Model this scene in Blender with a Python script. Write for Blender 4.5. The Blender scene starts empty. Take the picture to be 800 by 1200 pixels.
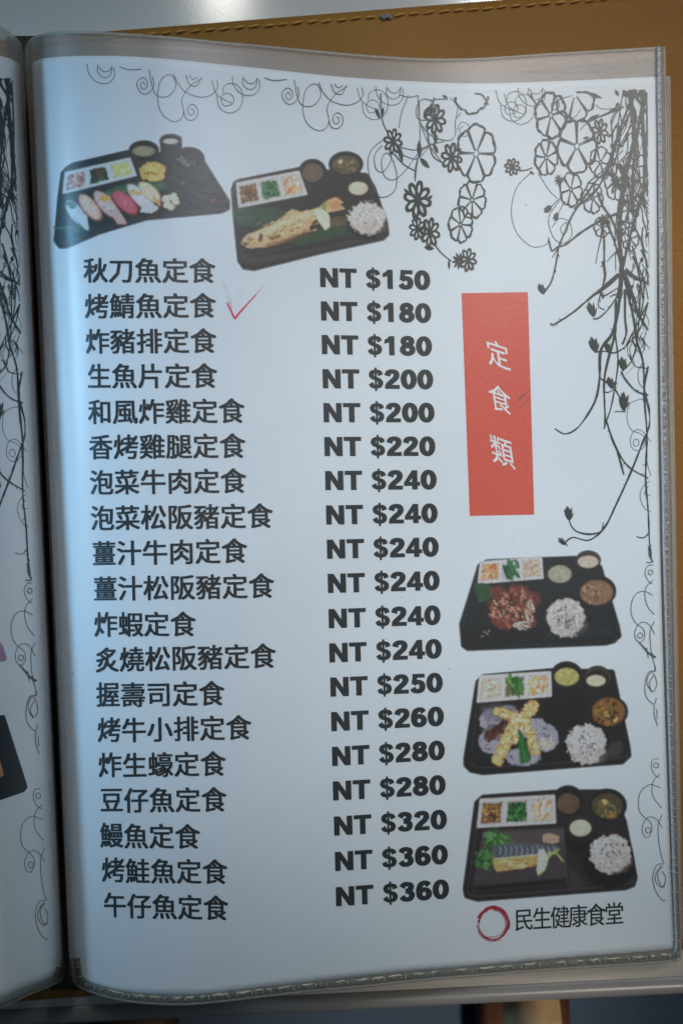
import bpy, math, random
import numpy as np
random.seed(7); RNG = np.random.default_rng(11)
R = math.radians
sc = bpy.context.scene
COL = sc.collection

# ------------------------------------------------------------------ camera, world, lamps, exposure
D = 0.50                       # camera height over the table top (m)
S = 0.343 / 1200.0             # metres per photograph pixel on the table top
cam = bpy.data.cameras.new('camera'); cam.sensor_fit = 'VERTICAL'; cam.sensor_height = 36.0
cam.lens = 36.0 * D / 0.343; cam.clip_start = 0.01; cam.clip_end = 20.0
cam.dof.use_dof = True; cam.dof.focus_distance = 0.474; cam.dof.aperture_fstop = 11.0
camo = bpy.data.objects.new('camera', cam); camo.location = (0, 0, D); COL.objects.link(camo); sc.camera = camo

world = bpy.data.worlds.new('World'); sc.world = world; world.use_nodes = True
bg = world.node_tree.nodes['Background']
bg.inputs['Color'].default_value = (0.54, 0.78, 1.0, 1); bg.inputs['Strength'].default_value = 0.065

def area(name, loc, aim, sx, sy, power, color):
    l = bpy.data.lights.new(name, 'AREA'); l.shape = 'RECTANGLE'; l.size = sx; l.size_y = sy
    l.energy = power; l.color = color
    o = bpy.data.objects.new(name, l); o.location = loc; COL.objects.link(o)
    d = np.array(aim, float) - np.array(loc, float)
    from mathutils import Vector
    o.rotation_euler = Vector(d).to_track_quat('-Z', 'Y').to_euler()
    return o
def spot(name, loc, aim, ang, power, color, soft=0.06):
    from mathutils import Vector
    l = bpy.data.lights.new(name, 'SPOT'); l.energy = power; l.spot_size = R(ang); l.spot_blend = 1.0; l.shadow_soft_size = soft; l.color = color
    o = bpy.data.objects.new(name, l); o.location = loc; COL.objects.link(o)
    o.rotation_euler = (Vector(aim)-Vector(loc)).to_track_quat('-Z', 'Y').to_euler()
spot('page_pool_spot', (0.50, 0.55, 1.15), (0.064, 0.022, 0), 16.5, 32.5, (1.0, 0.86, 0.66))  # added spot, no fixture: its soft pool imitates vignetting over the page
spot('wide_fill_spot', (0.50, 0.55, 1.15), (0.02, 0.030, 0), 18, 15.0, (0.50, 0.66, 1.0))  # added bluish fill spot that widens the pool on the page
spot('cool_side_spot', (-0.90, 0.15, 0.70), (-0.100, 0.020, 0.03), 19, 40.0, (0.31, 0.66, 1.0), 0.10)  # added low spot standing in for blue window light from the left
spot('chair_fill_spot', (0.40, -0.90, 1.0), (0.075, -0.270, -0.05), 11, 125.0, (1.0, 0.88, 0.74))  # added spot, narrow so that it brightens the chair and not the page
area('window_light', (0.85, 1.10, 0.75), (0.05, 0.05, 0), 0.8, 0.6, 3.0, (0.84, 0.98, 1.0))
area('ceiling_lamp', (-0.04, 1.07, 2.25), (-0.01, 0.0, 0), 0.13, 0.30, 5.0, (1.0, 0.96, 0.88))
sc.view_settings.view_transform = 'Standard'; sc.view_settings.look = 'None'
sc.view_settings.exposure = 0.0; sc.view_settings.gamma = 1.0
sc.view_settings.use_curve_mapping = False
sc.cycles.max_bounces = 10; sc.cycles.transparent_max_bounces = 24

# ------------------------------------------------------------------ helpers
def W(px, py, z):
    """point at height z that the photograph shows at pixel (px, py)"""
    k = S * (D - z) / D
    return np.stack([(np.asarray(px, float) - 400) * k, -(np.asarray(py, float) - 600) * k, np.asarray(z, float) + 0 * np.asarray(px, float)], -1)

def lin(c):
    c = np.asarray(c, float) / 255.0
    return np.where(c <= 0.04045, c / 12.92, ((c + 0.055) / 1.055) ** 2.4)

def curve1(knots):
    """smooth monotone-ish interpolation through (t, v) knots"""
    k = np.array(knots, float)
    ts = np.linspace(k[0, 0], k[-1, 0], 1201)
    d = np.diff(k[:, 1]) / np.diff(k[:, 0])
    m = np.concatenate([[d[0]], np.where(d[:-1] * d[1:] > 0, 2 * d[:-1] * d[1:] / (d[:-1] + d[1:] + 1e-12), 0), [d[-1]]])
    i = np.clip(np.searchsorted(k[:, 0], ts, 'right') - 1, 0, len(k) - 2)
    h = k[i + 1, 0] - k[i, 0]; t = (ts - k[i, 0]) / h
    v = (2*t**3-3*t**2+1)*k[i, 1] + (t**3-2*t**2+t)*h*m[i] + (-2*t**3+3*t**2)*k[i+1, 1] + (t**3-t**2)*h*m[i+1]
    return lambda x: np.interp(x, ts, v)

def smooth(pts, step=2.0, closed=False):
    p = np.array(pts, float)
    if closed: p = np.vstack([p[-1], p, p[0], p[1]])
    else: p = np.vstack([2*p[0]-p[1], p, 2*p[-1]-p[-2]])
    out = []
    for i in range(1, len(p) - 2):
        n = max(2, int(np.hypot(*(p[i+1]-p[i])) / step))
        t = np.linspace(0, 1, n, endpoint=False)[:, None]
        a, b, c, d = p[i-1], p[i], p[i+1], p[i+2]
        out.append(0.5*((2*b)+(-a+c)*t+(2*a-5*b+4*c-d)*t**2+(-a+3*b-3*c+d)*t**3))
    if not closed: out.append(p[-2][None])
    return np.vstack(out)

def mat(name, color, rough=0.5, **kw):
    m = bpy.data.materials.new(name); m.use_nodes = True
    b = m.node_tree.nodes['Principled BSDF']
    b.inputs['Base Color'].default_value = (*color, 1); b.inputs['Roughness'].default_value = rough
    for k, v in kw.items():
        b.inputs[k.replace('_', ' ')].default_value = v
    return m
def noise_nodes(m, scale, detail=4, coord='Object', stretch=None, rough=0.5):
    nt = m.node_tree
    tc = nt.nodes.new('ShaderNodeTexCoord'); mp = nt.nodes.new('ShaderNodeMapping')
    if stretch: mp.inputs['Scale'].default_value = stretch
    n = nt.nodes.new('ShaderNodeTexNoise'); n.inputs['Scale'].default_value = scale; n.inputs['Detail'].default_value = detail
    n.inputs['Roughness'].default_value = rough
    nt.links.new(tc.outputs[coord], mp.inputs[0]); nt.links.new(mp.outputs[0], n.inputs['Vector'])
    return n
def add_bump(m, n, strength, dist):
    nt = m.node_tree; b = nt.nodes.new('ShaderNodeBump'); b.inputs['Strength'].default_value = strength; b.inputs['Distance'].default_value = dist
    nt.links.new(n.outputs['Fac'], b.inputs['Height']); nt.links.new(b.outputs[0], nt.nodes['Principled BSDF'].inputs['Normal'])
    return b
def add_var(m, n, c0, c1, lo=0.35, hi=0.65):
    nt = m.node_tree; r = nt.nodes.new('ShaderNodeValToRGB')
    r.color_ramp.elements[0].position = lo; r.color_ramp.elements[1].position = hi
    r.color_ramp.elements[0].color = (*c0, 1); r.color_ramp.elements[1].color = (*c1, 1)
    nt.links.new(n.outputs['Fac'], r.inputs[0]); nt.links.new(r.outputs[0], nt.nodes['Principled BSDF'].inputs['Base Color'])

def build(name, V, F, material, parent=None, flat=False, label=None, cat=None, group=None, kind=None):
    me = bpy.data.meshes.new(name)
    V = np.asarray(V, float)
    if isinstance(F, np.ndarray):
        n, k = F.shape
        me.vertices.add(len(V)); me.vertices.foreach_set('co', V.ravel())
        me.loops.add(n*k); me.loops.foreach_set('vertex_index', F.ravel().astype(np.int32))
        me.polygons.add(n); me.polygons.foreach_set('loop_start', (np.arange(n)*k).astype(np.int32))
        me.update(calc_edges=True)
    else:
        me.from_pydata(V.tolist(), [], F)
        me.update()
    me.validate()
    if not flat: me.polygons.foreach_set('use_smooth', [True]*len(me.polygons))
    if material: me.materials.append(material)
    o = bpy.data.objects.new(name, me); COL.objects.link(o)
    if parent: o.parent = parent
    props(o, label, cat, group, kind)
    return o
def props(o, label=None, cat=None, group=None, kind=None):
    for k, v in (('label', label), ('category', cat), ('group', group), ('kind', kind)):
        if v: o[k] = v
def empty(name, label, cat, group=None, loc=(0, 0, 0)):
    o = bpy.data.objects.new(name, None); o.empty_display_size = 0.02; COL.objects.link(o)
    props(o, label, cat, group); return o
def grid_faces(nu, nv):
    i = np.arange(nu*nv).reshape(nv, nu)
    return np.stack([i[:-1, :-1].ravel(), i[1:, :-1].ravel(), i[1:, 1:].ravel(), i[:-1, 1:].ravel()], -1)
def slab(P, thick):
    """closed shell from a grid of points P (nv, nu, 3), thickness downward"""
    nv, nu, _ = P.shape; Q = P.copy(); Q[..., 2] -= thick
    V = np.vstack([P.reshape(-1, 3), Q.reshape(-1, 3)]); n = nu*nv
    Ft = grid_faces(nu, nv); Fb = Ft[:, ::-1] + n
    i = np.arange(n).reshape(nv, nu)
    b = np.concatenate([i[0, :], i[1:, -1], i[-1, -2::-1], i[-2:0:-1, 0]]); b2 = np.roll(b, -1)
    Fs = np.stack([b, b2, b2+n, b+n], -1)
    return V, np.vstack([Ft, Fb, Fs])
def sweep(path, rad, n=8, flatten=1.0):
    """tube along a 3-D path"""
    P = np.asarray(path, float); T = np.gradient(P, axis=0); T /= np.linalg.norm(T, axis=1)[:, None] + 1e-12
    up = np.array([0, 0, 1.0]); A = np.cross(T, up); A /= np.linalg.norm(A, axis=1)[:, None] + 1e-9; B = np.cross(A, T)
    rad = np.broadcast_to(rad, (len(P),)); th = np.linspace(0, 2*np.pi, n, endpoint=False)
    V = (P[:, None] + rad[:, None, None]*(np.cos(th)[None, :, None]*A[:, None] + flatten*np.sin(th)[None, :, None]*B[:, None])).reshape(-1, 3)
    F = []
    for a in range(len(P)-1):
        for k in range(n): F.append((a*n+k, (a+1)*n+k, (a+1)*n+(k+1) % n, a*n+(k+1) % n))
    F.append(tuple(range(n))); F.append(tuple((len(P)-1)*n+k for k in range(n))[::-1])
    return V, F

# ------------------------------------------------------------------ materials
M = {}
m = M['laminate'] = mat('table_laminate', (0.60, 0.575, 0.53), 0.13); add_bump(m, noise_nodes(m, 900, 2), 0.012, 0.0005)
m = M['band'] = mat('table_edge_band', (0.26, 0.255, 0.25), 0.3)
m = M['leather'] = mat('tan_leather', (0.17, 0.085, 0.022), 0.62, Specular_IOR_Level=0.25)
nl = noise_nodes(m, 9, 6); add_var(m, nl, (0.26, 0.118, 0.021), (0.325, 0.152, 0.031)); add_bump(m, noise_nodes(m, 1000, 6), 0.6, 0.0005)
m = M['thread'] = mat('orange_thread', (0.55, 0.26, 0.05), 0.6); add_bump(m, noise_nodes(m, 3000, 3), 0.6, 0.0003)
m = M['knot'] = mat('grey_thread', (0.22, 0.2, 0.2), 0.6)
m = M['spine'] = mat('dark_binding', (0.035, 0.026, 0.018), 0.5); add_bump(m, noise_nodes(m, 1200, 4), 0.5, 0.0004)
PAPER = (0.76, 0.785, 0.80)
m = M['paper'] = mat('white_paper', PAPER, 0.7); n = noise_nodes(m, 1500, 5); add_bump(m, n, 0.06, 0.0002)
add_var(m, noise_nodes(m, 30, 5), (0.745, 0.77, 0.785), (0.775, 0.80, 0.815))
def ink(name, c, rough=0.6):
    k = mat(name, c, rough); add_var(k, noise_nodes(k, 2500, 3), [x*0.85 for x in c], [x*1.15 for x in c]); return k
M['ink'] = ink('black_ink', (0.020, 0.024, 0.026)); M['vine_ink'] = ink('dark_green_black_ink', (0.032, 0.040, 0.036))
M['thin_ink'] = ink('grey_ink', (0.10, 0.115, 0.105))
M['red'] = mat('red_ink', (0.70, 0.098, 0.060), 0.6); add_var(M['red'], noise_nodes(M['red'], 1500, 4), (0.66, 0.090, 0.055), (0.74, 0.110, 0.068)); M['white_ink'] = ink('white_ink', (0.80, 0.78, 0.76))
M['brush_red'] = ink('crimson_ink', (0.42, 0.022, 0.05)); M['pen_red'] = ink('red_pen', (0.72, 0.035, 0.10)); M['pencil'] = ink('pencil', (0.2, 0.1, 0.1))
M['pink'] = ink('mauve_ink', (0.40, 0.25, 0.38)); M['orange_ink'] = ink('orange_ink', (0.55, 0.25, 0.09))

def film(name, tint, haze, rough, gloss=1.0, bump=None, glossy_col=(1, 1, 1), milk=(0.46, 0.42, 0.37)):
    """thin clear plastic: lets light straight through, adds a Fresnel sheen and a little milkiness"""
    k = bpy.data.materials.new(name); k.use_nodes = True; nt = k.node_tree; nt.nodes.clear()
    out = nt.nodes.new('ShaderNodeOutputMaterial'); tr = nt.nodes.new('ShaderNodeBsdfTransparent'); gl = nt.nodes.new('ShaderNodeBsdfGlossy')
    df = nt.nodes.new('ShaderNodeBsdfDiffuse'); mx = nt.nodes.new('ShaderNodeMixShader'); m2 = nt.nodes.new('ShaderNodeMixShader'); fr = nt.nodes.new('ShaderNodeFresnel')
    tr.inputs[0].default_value = (*tint, 1); df.inputs[0].default_value = (*milk, 1); gl.inputs['Roughness'].default_value = rough
    gl.inputs[0].default_value = (*glossy_col, 1)
    ior = 1.0 + 0.5*gloss      # a thin sheet reflects alike from both sides
    ge = nt.nodes.new('ShaderNodeNewGeometry'); mr = nt.nodes.new('ShaderNodeMapRange'); mr.inputs['To Min'].default_value = ior; mr.inputs['To Max'].default_value = 1.0/ior
    nt.links.new(ge.outputs['Backfacing'], mr.inputs['Value']); nt.links.new(mr.outputs[0], fr.inputs[0])
    mx.inputs[0].default_value = haze
    nt.links.new(tr.outputs[0], mx.inputs[1]); nt.links.new(df.outputs[0], mx.inputs[2])
    nt.links.new(fr.outputs[0], m2.inputs[0]); nt.links.new(mx.outputs[0], m2.inputs[1]); nt.links.new(gl.outputs[0], m2.inputs[2]); nt.links.new(m2.outputs[0], out.inputs[0])
    if bump:
        tc = nt.nodes.new('ShaderNodeTexCoord'); n = nt.nodes.new('ShaderNodeTexNoise'); n.inputs['Scale'].default_value = bump[0]; n.inputs['Detail'].default_value = 5
        b = nt.nodes.new('ShaderNodeBump'); b.inputs['Strength'].default_value = bump[1]; b.inputs['Distance'].default_value = bump[2]
        nt.links.new(tc.outputs['Object'], n.inputs['Vector']); nt.links.new(n.outputs['Fac'], b.inputs['Height'])
        for x in (gl, df, fr): nt.links.new(b.outputs[0], x.inputs['Normal'])
    return k
M['film'] = film('clear_film', (0.97, 0.98, 0.985), 0.008, 0.30, 0.55, (600, 0.12, 0.0003))
M['milky'] = film('milky_film', (0.90, 0.86, 0.82), 0.50, 0.42, 0.6, (45, 0.25, 0.003))
M['seam'] = film('welded_seam_plastic', (0.70, 0.72, 0.70), 0.16, 0.18, 1.0, (900, 0.9, 0.0012), milk=(.6, .6, .56))
M['side_seam'] = film('side_seam_plastic', (0.96, 0.96, 0.96), 0.07, 0.18, 1.0, (700, 0.6, 0.0008), milk=(.72, .74, .78))
M['seam_edge'] = film('seam_edge_plastic', (0.93, 0.92, 0.89), 0.22, 0.2, 1.0, (1800, 0.8, 0.0008), milk=(.68, .66, .62))

# ------------------------------------------------------------------ floor, table, chair under the table edge
fl = mat('floor_material', (0.05, 0.055, 0.065), 0.5); add_var(fl, noise_nodes(fl, 6, 4), (0.04, 0.045, 0.055), (0.06, 0.065, 0.075))
build('floor', [(-4, -4, -0.74), (4, -4, -0.74), (4, 4, -0.74), (-4, 4, -0.74)], [(0, 1, 2, 3)], fl, flat=True, kind='structure')

table = empty('table', 'pale grey glossy table with a rounded edge under the open menu', 'table')
# near edge line runs through photograph pixels (0,1196) and (800,1157)
a = W(0, 1193.5, 0.0); b = W(800, 1154.5, 0.0); d = (b-a)/np.linalg.norm(b-a); nrm = np.array([d[1], -d[0], 0])   # nrm points out of the table
th = 0.022
prof = [(-0.9, 0.0), (-0.35, 0.0), (-0.012, 0.0)]          # (outward, z)
top_prof = prof + [(-0.0030, 0.0)]
def extrude_profile(pr, l0=-1.0, l1=1.1, n=2):
    L = np.linspace(l0, l1, n); mid = a
    P = np.array([[mid + d*l + nrm*o + np.array([0, 0, z]) for o, z in pr] for l in L])
    return P
P = extrude_profile(top_prof); V, F = slab(P, th-0.001)
build('tabletop', V, F[:, ::-1], M['laminate'], table, flat=True)
ang = np.linspace(90, -90, 15)
band = [(-0.0029, -0.0001), (-0.0026, 0.00015)] + [(-0.0005 + 0.0045*math.cos(R(t)) if True else 0, (-0.0045+0.0048*math.sin(R(t))) if t > 0 else (-0.0045 - (th-0.0095) + 0.005*math.sin(R(t)))) for t in ang] + [(-0.0029, -th)]
P = extrude_profile(band); build('edge_band', P.reshape(-1, 3), grid_faces(len(band), 2)[:, ::-1], M['band'], table)
c0 = a + d*0.12 + nrm*(-0.42)
def cyl(cx, cy, z0, z1, r, n=32):
    V = [(cx+r*math.cos(2*math.pi*k/n), cy+r*math.sin(2*math.pi*k/n), z) for z in (z0, z1) for k in range(n)]
    return V, [(k, (k+1) % n, n+(k+1) % n, n+k) for k in range(n)] + [tuple(range(n))[::-1], tuple(range(n, 2*n))]
steel = mat('dark_steel', (0.08, 0.08, 0.085), 0.35, Metallic=0.9)
V, F = cyl(c0[0], c0[1], -0.72, -th-0.001, 0.04); build('pedestal', V, F, steel, table)
V, F = cyl(c0[0], c0[1], -0.74, -0.7205, 0.25); build('foot_plate', V, F, steel, table)

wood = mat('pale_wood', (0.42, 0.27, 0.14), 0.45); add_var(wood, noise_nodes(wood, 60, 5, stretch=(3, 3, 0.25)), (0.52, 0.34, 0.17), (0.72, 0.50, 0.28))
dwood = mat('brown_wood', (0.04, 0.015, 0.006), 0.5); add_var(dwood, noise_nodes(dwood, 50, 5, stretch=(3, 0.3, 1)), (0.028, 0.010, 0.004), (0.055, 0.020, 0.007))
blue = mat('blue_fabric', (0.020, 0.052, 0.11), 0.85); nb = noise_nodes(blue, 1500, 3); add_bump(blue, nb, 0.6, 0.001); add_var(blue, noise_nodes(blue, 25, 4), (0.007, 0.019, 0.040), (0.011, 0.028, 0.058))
chair = empty('chair', 'blue seated chair with brown rails and round pale wooden post below the table edge', 'chair')
def box(p0, p1, w, h, bev=0.0):
    """bar from p0 to p1, width w, height h"""
    p0 = np.array(p0, float); p1 = np.array(p1, float); t = (p1-p0)/np.linalg.norm(p1-p0); s_ = np.cross(t, [0, 0, 1.0]); s_ /= np.linalg.norm(s_); u = np.cross(s_, t)
    e = 0.15*min(w, h); pr = [(-w/2+e, -h/2), (w/2-e, -h/2), (w/2, -h/2+e), (w/2, h/2-e), (w/2-e, h/2), (-w/2+e, h/2), (-w/2, h/2-e), (-w/2, -h/2+e)]
    V = [q + s_*x + u*y for q in (p0, p1) for x, y in pr]
    return V, [(k, (k+1) % 8, 8+(k+1) % 8, 8+k) for k in range(8)] + [tuple(range(8))[::-1], tuple(range(8, 16))]
zs = -0.16
q0 = W(-60, 1120, zs); q1 = W(1000, 1120, zs)
# seat cushion, softly rounded
nu, nv = 40, 24
uu, vv = np.meshgrid(np.linspace(-1, 1, nu), np.linspace(-1, 1, nv))
zz = zs + 0.018*(1-np.abs(uu)**8)*(1-np.abs(vv)**8) - 0.018
cx, cy = 0.05, W(400, 1320, zs)[1]
V, F = slab(np.stack([cx+uu*0.30, cy+vv*0.17, zz], -1), 0.045)
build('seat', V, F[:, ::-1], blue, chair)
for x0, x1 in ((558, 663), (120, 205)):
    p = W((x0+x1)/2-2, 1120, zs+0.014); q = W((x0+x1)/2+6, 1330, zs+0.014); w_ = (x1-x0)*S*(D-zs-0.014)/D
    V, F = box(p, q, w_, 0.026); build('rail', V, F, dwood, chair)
p1 = W(633, 1290, -0.036); p0 = W(613, 1090, -0.085)
path = [p0 + (p1-p0)*t for t in np.linspace(0, 1, 14)]
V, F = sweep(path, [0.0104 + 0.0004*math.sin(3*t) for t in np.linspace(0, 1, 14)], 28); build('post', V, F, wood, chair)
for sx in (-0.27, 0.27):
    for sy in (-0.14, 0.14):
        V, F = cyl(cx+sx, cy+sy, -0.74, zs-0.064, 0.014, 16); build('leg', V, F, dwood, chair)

# ------------------------------------------------------------------ menu cover (tan leather board) with stitching
cover = empty('menu_cover', 'open tan leather menu cover with orange stitching lying on the table', 'menu cover')
CT = 0.0035
def cov(px, py, z=CT): return W(px, py, z)
tl = cov(-720, 103, CT); tr = cov(905, -27, CT); br = cov(925, 1103, CT); bl = cov(-640, 1228, CT)
def quad_grid(c00, c10, c11, c01, nu, nv):
    s_, t_ = np.meshgrid(np.linspace(0, 1, nu), np.linspace(0, 1, nv)); s_ = s_[..., None]; t_ = t_[..., None]
    return (1-t_)*((1-s_)*c00+s_*c10) + t_*((1-s_)*c01+s_*c11)
P = quad_grid(tl, tr, br, bl, 120, 80)
sg, tg = np.meshgrid(np.linspace(0, 1, 120), np.linspace(0, 1, 80))
edge = np.minimum(np.minimum(sg, 1-sg)*1625, np.minimum(tg, 1-tg)*1130)
P[..., 2] -= 0.0012*np.exp(-edge/4.0)                       # the rounded rim
P[..., 2] += -0.0004*np.exp(-((tg*1130-9.5)/3.0)**2)        # groove the stitches lie in
V, F = slab(P, 0.0020); build('board', V, F, M['leather'], cover)
# stitches: shared mesh, one object each
def cap_mesh(L, r):
    t = np.linspace(-1, 1, 7); path = np.stack([t*L/2, 0*t, -r*0.5 + r*0.9*(1-t**2)], -1); rr = r*np.sqrt(np.clip(1.02-t**4, 0.05, 1))
    return sweep(path, rr, 7, 0.8)
V, F = cap_mesh(13.0*S, 1.35*S)
sm = bpy.data.meshes.new('stitch'); sm.from_pydata([tuple(v) for v in V], [], F); sm.materials.append(M['thread']); sm.polygons.foreach_set('use_smooth', [True]*len(F))
def stitch_line(x): return 38.0 - 0.077*(x-200) + 8.0*0 
k = 0
for x in np.arange(-660, 880, 17.1):
    if 445 < x < 460: continue
    o = bpy.data.objects.new('stitch', sm); COL.objects.link(o); o.parent = cover
    y = stitch_line(x) + random.uniform(-.5, .5)
    o.location = W(x + random.uniform(-1, 1), y, CT+0.0004); o.rotation_euler = (0, 0, R(4.4+8+random.uniform(-4, 4))); o.scale = (random.uniform(.9, 1.08), random.uniform(.85, 1.1), 1)
kx = W(452, stitch_line(452)+1, CT+0.0006)
V, F = sweep([kx+np.array([t*0.0018, math.sin(t*5)*0.0005, 0.0002*math.cos(t*4)]) for t in np.linspace(-1, 1, 9)], 0.0007, 7); build('thread_knot', V, F, M['knot'], cover)
# spine binding: dark ridge in the gutter
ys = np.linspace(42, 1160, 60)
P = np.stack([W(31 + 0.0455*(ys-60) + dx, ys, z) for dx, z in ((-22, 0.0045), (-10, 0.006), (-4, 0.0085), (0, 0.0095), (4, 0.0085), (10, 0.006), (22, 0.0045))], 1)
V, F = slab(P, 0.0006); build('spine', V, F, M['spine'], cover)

# ------------------------------------------------------------------ shape of the opened leaves
top_prof_z = curve1([(-0.02, .008), (0, .015), (.012, .0290), (.03, .0350), (.055, .0379), (.09, .0396), (.13, .0400), (.18, .0393), (.24, .0370), (.32, .0325), (.40, .0268), (.50, .0195), (.60, .0130), (.70, .0082), (.8, .0052), (.9, .0036), (1.05, .003)])
bot_prof_z = curve1([(-0.02, .006), (0, .013), (.012, .0265), (.03, .0322), (.055, .0350), (.09, .0366), (.13, .0370), (.18, .0364), (.24, .0344), (.32, .0306), (.40, .0262), (.50, .0203), (.60, .0147), (.70, .0100), (.8, .0064), (.9, .004), (1.05, .002)])
def gk(n):
    x = np.arange(-3*n, 3*n+1); g = np.exp(-x**2/(2.0*n*n)); return g/g.sum()
_t = np.linspace(-0.02, 1.05, 1600); _a = top_prof_z(_t); _b = bot_prof_z(_t)
def _sm(v):
    a0 = np.convolve(np.pad(v, 27, mode='edge'), gk(9), 'valid'); b0 = np.convolve(np.pad(v, 120, mode='edge'), gk(40), 'valid')
    w = np.clip((_t-0.20)/0.14, 0, 1); w = w*w*(3-2*w); return a0*(1-w)+b0*w
_a, _b = _sm(_a), _sm(_b)
def zR(px, py):
    px = np.asarray(px, float); py = np.asarray(py, float)
    xs = 34 + 0.0455*(py-60); xe = 781 + 0.0175*(py-55); t = (px-xs)/(xe-xs)
    v = np.clip((py-60)/1080, 0, 1); v = v*v*(3-2*v)
    z = (1-v)*np.interp(t, _t, _a) + v*np.interp(t, _t, _b)
    # soft cockle of the leaf
    z = z + 0.0005*np.sin(px/61+py/143)*np.sin(py/97-px/230+1)*np.clip((t-.05)*5, 0, 1)
    return z + 0.0065
left_prof = curve1([(-8, .006), (0, .010), (6, .022), (14, .031), (30, .038), (75, .050), (140, .054), (220, .050), (350, .036), (500, .018), (620, .006), (900, .003)])
_tl = np.linspace(-8, 900, 3000); _l = np.convolve(np.pad(left_prof(_tl), 24, mode='edge'), gk(8), 'valid')
def zL(px, py):
    px = np.asarray(px, float); py = np.asarray(py, float)
    return np.interp(27 + 0.0455*(py-60) - px, _tl, _l) + 0.0065 + 0*px

def poly_interp(pts): p = np.array(pts, float); return lambda x: np.interp(x, p[:, 0], p[:, 1])
def _sc(pts, n=600):
    s_ = smooth(pts, 2.0); return s_
Rtop = _sc([(38, 75), (41, 71.5), (48, 69), (70, 66.5), (100, 65.5), (150, 66), (200, 69.5), (300, 79.5), (400, 90), (500, 96), (570, 97.5), (680, 94), (770, 89.5)])
Rbot = _sc([(81, 1116), (84, 1137), (91, 1148), (105, 1155.5), (140, 1163.5), (200, 1166.6), (245, 1165.5), (300, 1158.8), (365, 1151), (430, 1143.3), (495, 1137), (560, 1132), (640, 1124.5), (720, 1118), (790, 1112.5)])
Stop_ = _sc([(30, 56), (36, 46), (48, 40), (62, 37.5), (80, 36.5), (100, 37), (130, 38), (200, 43), (250, 48), (300, 52.5), (400, 62), (450, 66), (500, 68.5), (560, 68), (650, 62), (779, 54.5)])
Sbot_ = _sc([(81.5, 1124), (84.5, 1146), (89, 1155), (98, 1161), (122, 1168.7), (140, 1173), (170, 1177), (215, 1178.5), (260, 1175), (320, 1168), (365, 1163), (430, 1157), (495, 1150), (560, 1144.5), (620, 1139.6), (700, 1134), (780, 1128.5), (798, 1125)])
def leaf(top, bot, left, right, nu, nv, zf, dz, su=1.0):
    """grid between a top and a bottom edge (pixel curves); left/right give x(y)"""
    def res(c, n):
        L = np.concatenate([[0], np.cumsum(np.hypot(*np.diff(c, axis=0).T))]); s_ = np.linspace(0, 1, n)**su*L[-1]
        return np.stack([np.interp(s_, L, c[:, 0]), np.interp(s_, L, c[:, 1])], -1)
    A = res(top, nu); B = res(bot, nu); v = np.linspace(0, 1, nv)[:, None, None]
    P = (1-v)*A[None] + v*B[None]
    X, Y = P[..., 0], P[..., 1]
    return X, Y, W(X, Y, zf(X, Y)+dz)
NU, NV = 170, 120

def sleeve(label, top, bot, zf, dz, right, name='plastic_sleeve'):
    s_ = empty(name, label, 'plastic sleeve', 'clear plastic sleeves of the menu')
    X, Y, P = leaf(top, bot, None, None, NU, NV, zf, dz+0.00045, 1.35); build('front_film', P.reshape(-1, 3), grid_faces(NU, NV), M['film'], s_)
    X, Y, P = leaf(top, bot, None, None, NU, NV, zf, dz-0.00035, 1.35); build('back_film', P.reshape(-1, 3), grid_faces(NU, NV), M['milky'], s_)
    return s_
def strip(name, c0, c1, zf, dz, material, parent, rows=5, bulge=0.0, thick=0.0004, jit=0.0, seg=400):
    """ribbon between two pixel curves of the same length, raised in its middle"""
    def res(c):
        L = np.concatenate([[0], np.cumsum(np.hypot(*np.diff(c, axis=0).T))]); q = np.linspace(0, L[-1], seg); return np.stack([np.interp(q, L, c[:, 0]), np.interp(q, L, c[:, 1])], -1)
    A = res(np.asarray(c0, float)); B = res(np.asarray(c1, float)); v = np.linspace(0, 1, rows)
    P2 = A[None]*(1-v)[:, None, None] + B[None]*v[:, None, None]
    z = zf(P2[..., 0], P2[..., 1]) + dz + (bulge*np.sin(np.pi*v))[:, None]
    if jit: z = z + jit*RNG.normal(size=z.shape)*np.sin(np.pi*v)[:, None]
    P = W(P2[..., 0], P2[..., 1], z)
    if np.cross(P[1, 0]-P[0, 0], P[0, 1]-P[0, 0])[2] < 0: P = P[::-1]
    V, F = slab(P, thick); return build(name, V, F, material, parent)

# ------------------------------------------------------------------ plastic sleeves
right_sleeve = sleeve('clear plastic sleeve holding the price list page, welded seam along right and bottom', Stop_, Sbot_, zR, 0.0, True)
def offs(c, d):
    c = np.asarray(c, float); t = np.gradient(c, axis=0); t /= np.linalg.norm(t, axis=1)[:, None]; return c + d*np.stack([t[:, 1], -t[:, 0]], -1)
bo = Sbot_
SE = np.array([[779.5, 54.5], [781.5, 150], [784.5, 330], [787, 480], [789, 560], [790.5, 640], [794, 860], [798, 1060], [799, 1100], [797.5, 1117], [790, 1126.5]])
SE = smooth(SE, 3)
SEm = SE - np.array([5.0, 0]); SEi = np.stack([SE[:, 0]-np.interp(SE[:, 1], [50, 90, 480, 640, 860, 1112], [11, 11.5, 14, 15, 12, 9]), SE[:, 1]], -1)
SEi[-6:, 1] -= np.linspace(0, 9, 6)
strip('side_seam', SEi, SEm, zR, 0.0009, M['side_seam'], right_sleeve, 7, 0.0004, jit=0.00006)
M['side_glint'] = film('side_glint_plastic', (0.93, 0.96, 1.0), 0.50, 0.15, 1.0, (300, 0.7, 0.001), milk=(.66, .72, .80))
strip('side_highlight', SEi + np.array([0.4, 0]), SEi + np.array([3.0, 0]), zR, 0.0012, M['side_glint'], right_sleeve, 4, 0.0004, jit=0.00004)  # bluish highlight along the paper edge, put in as a pale strip
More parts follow.
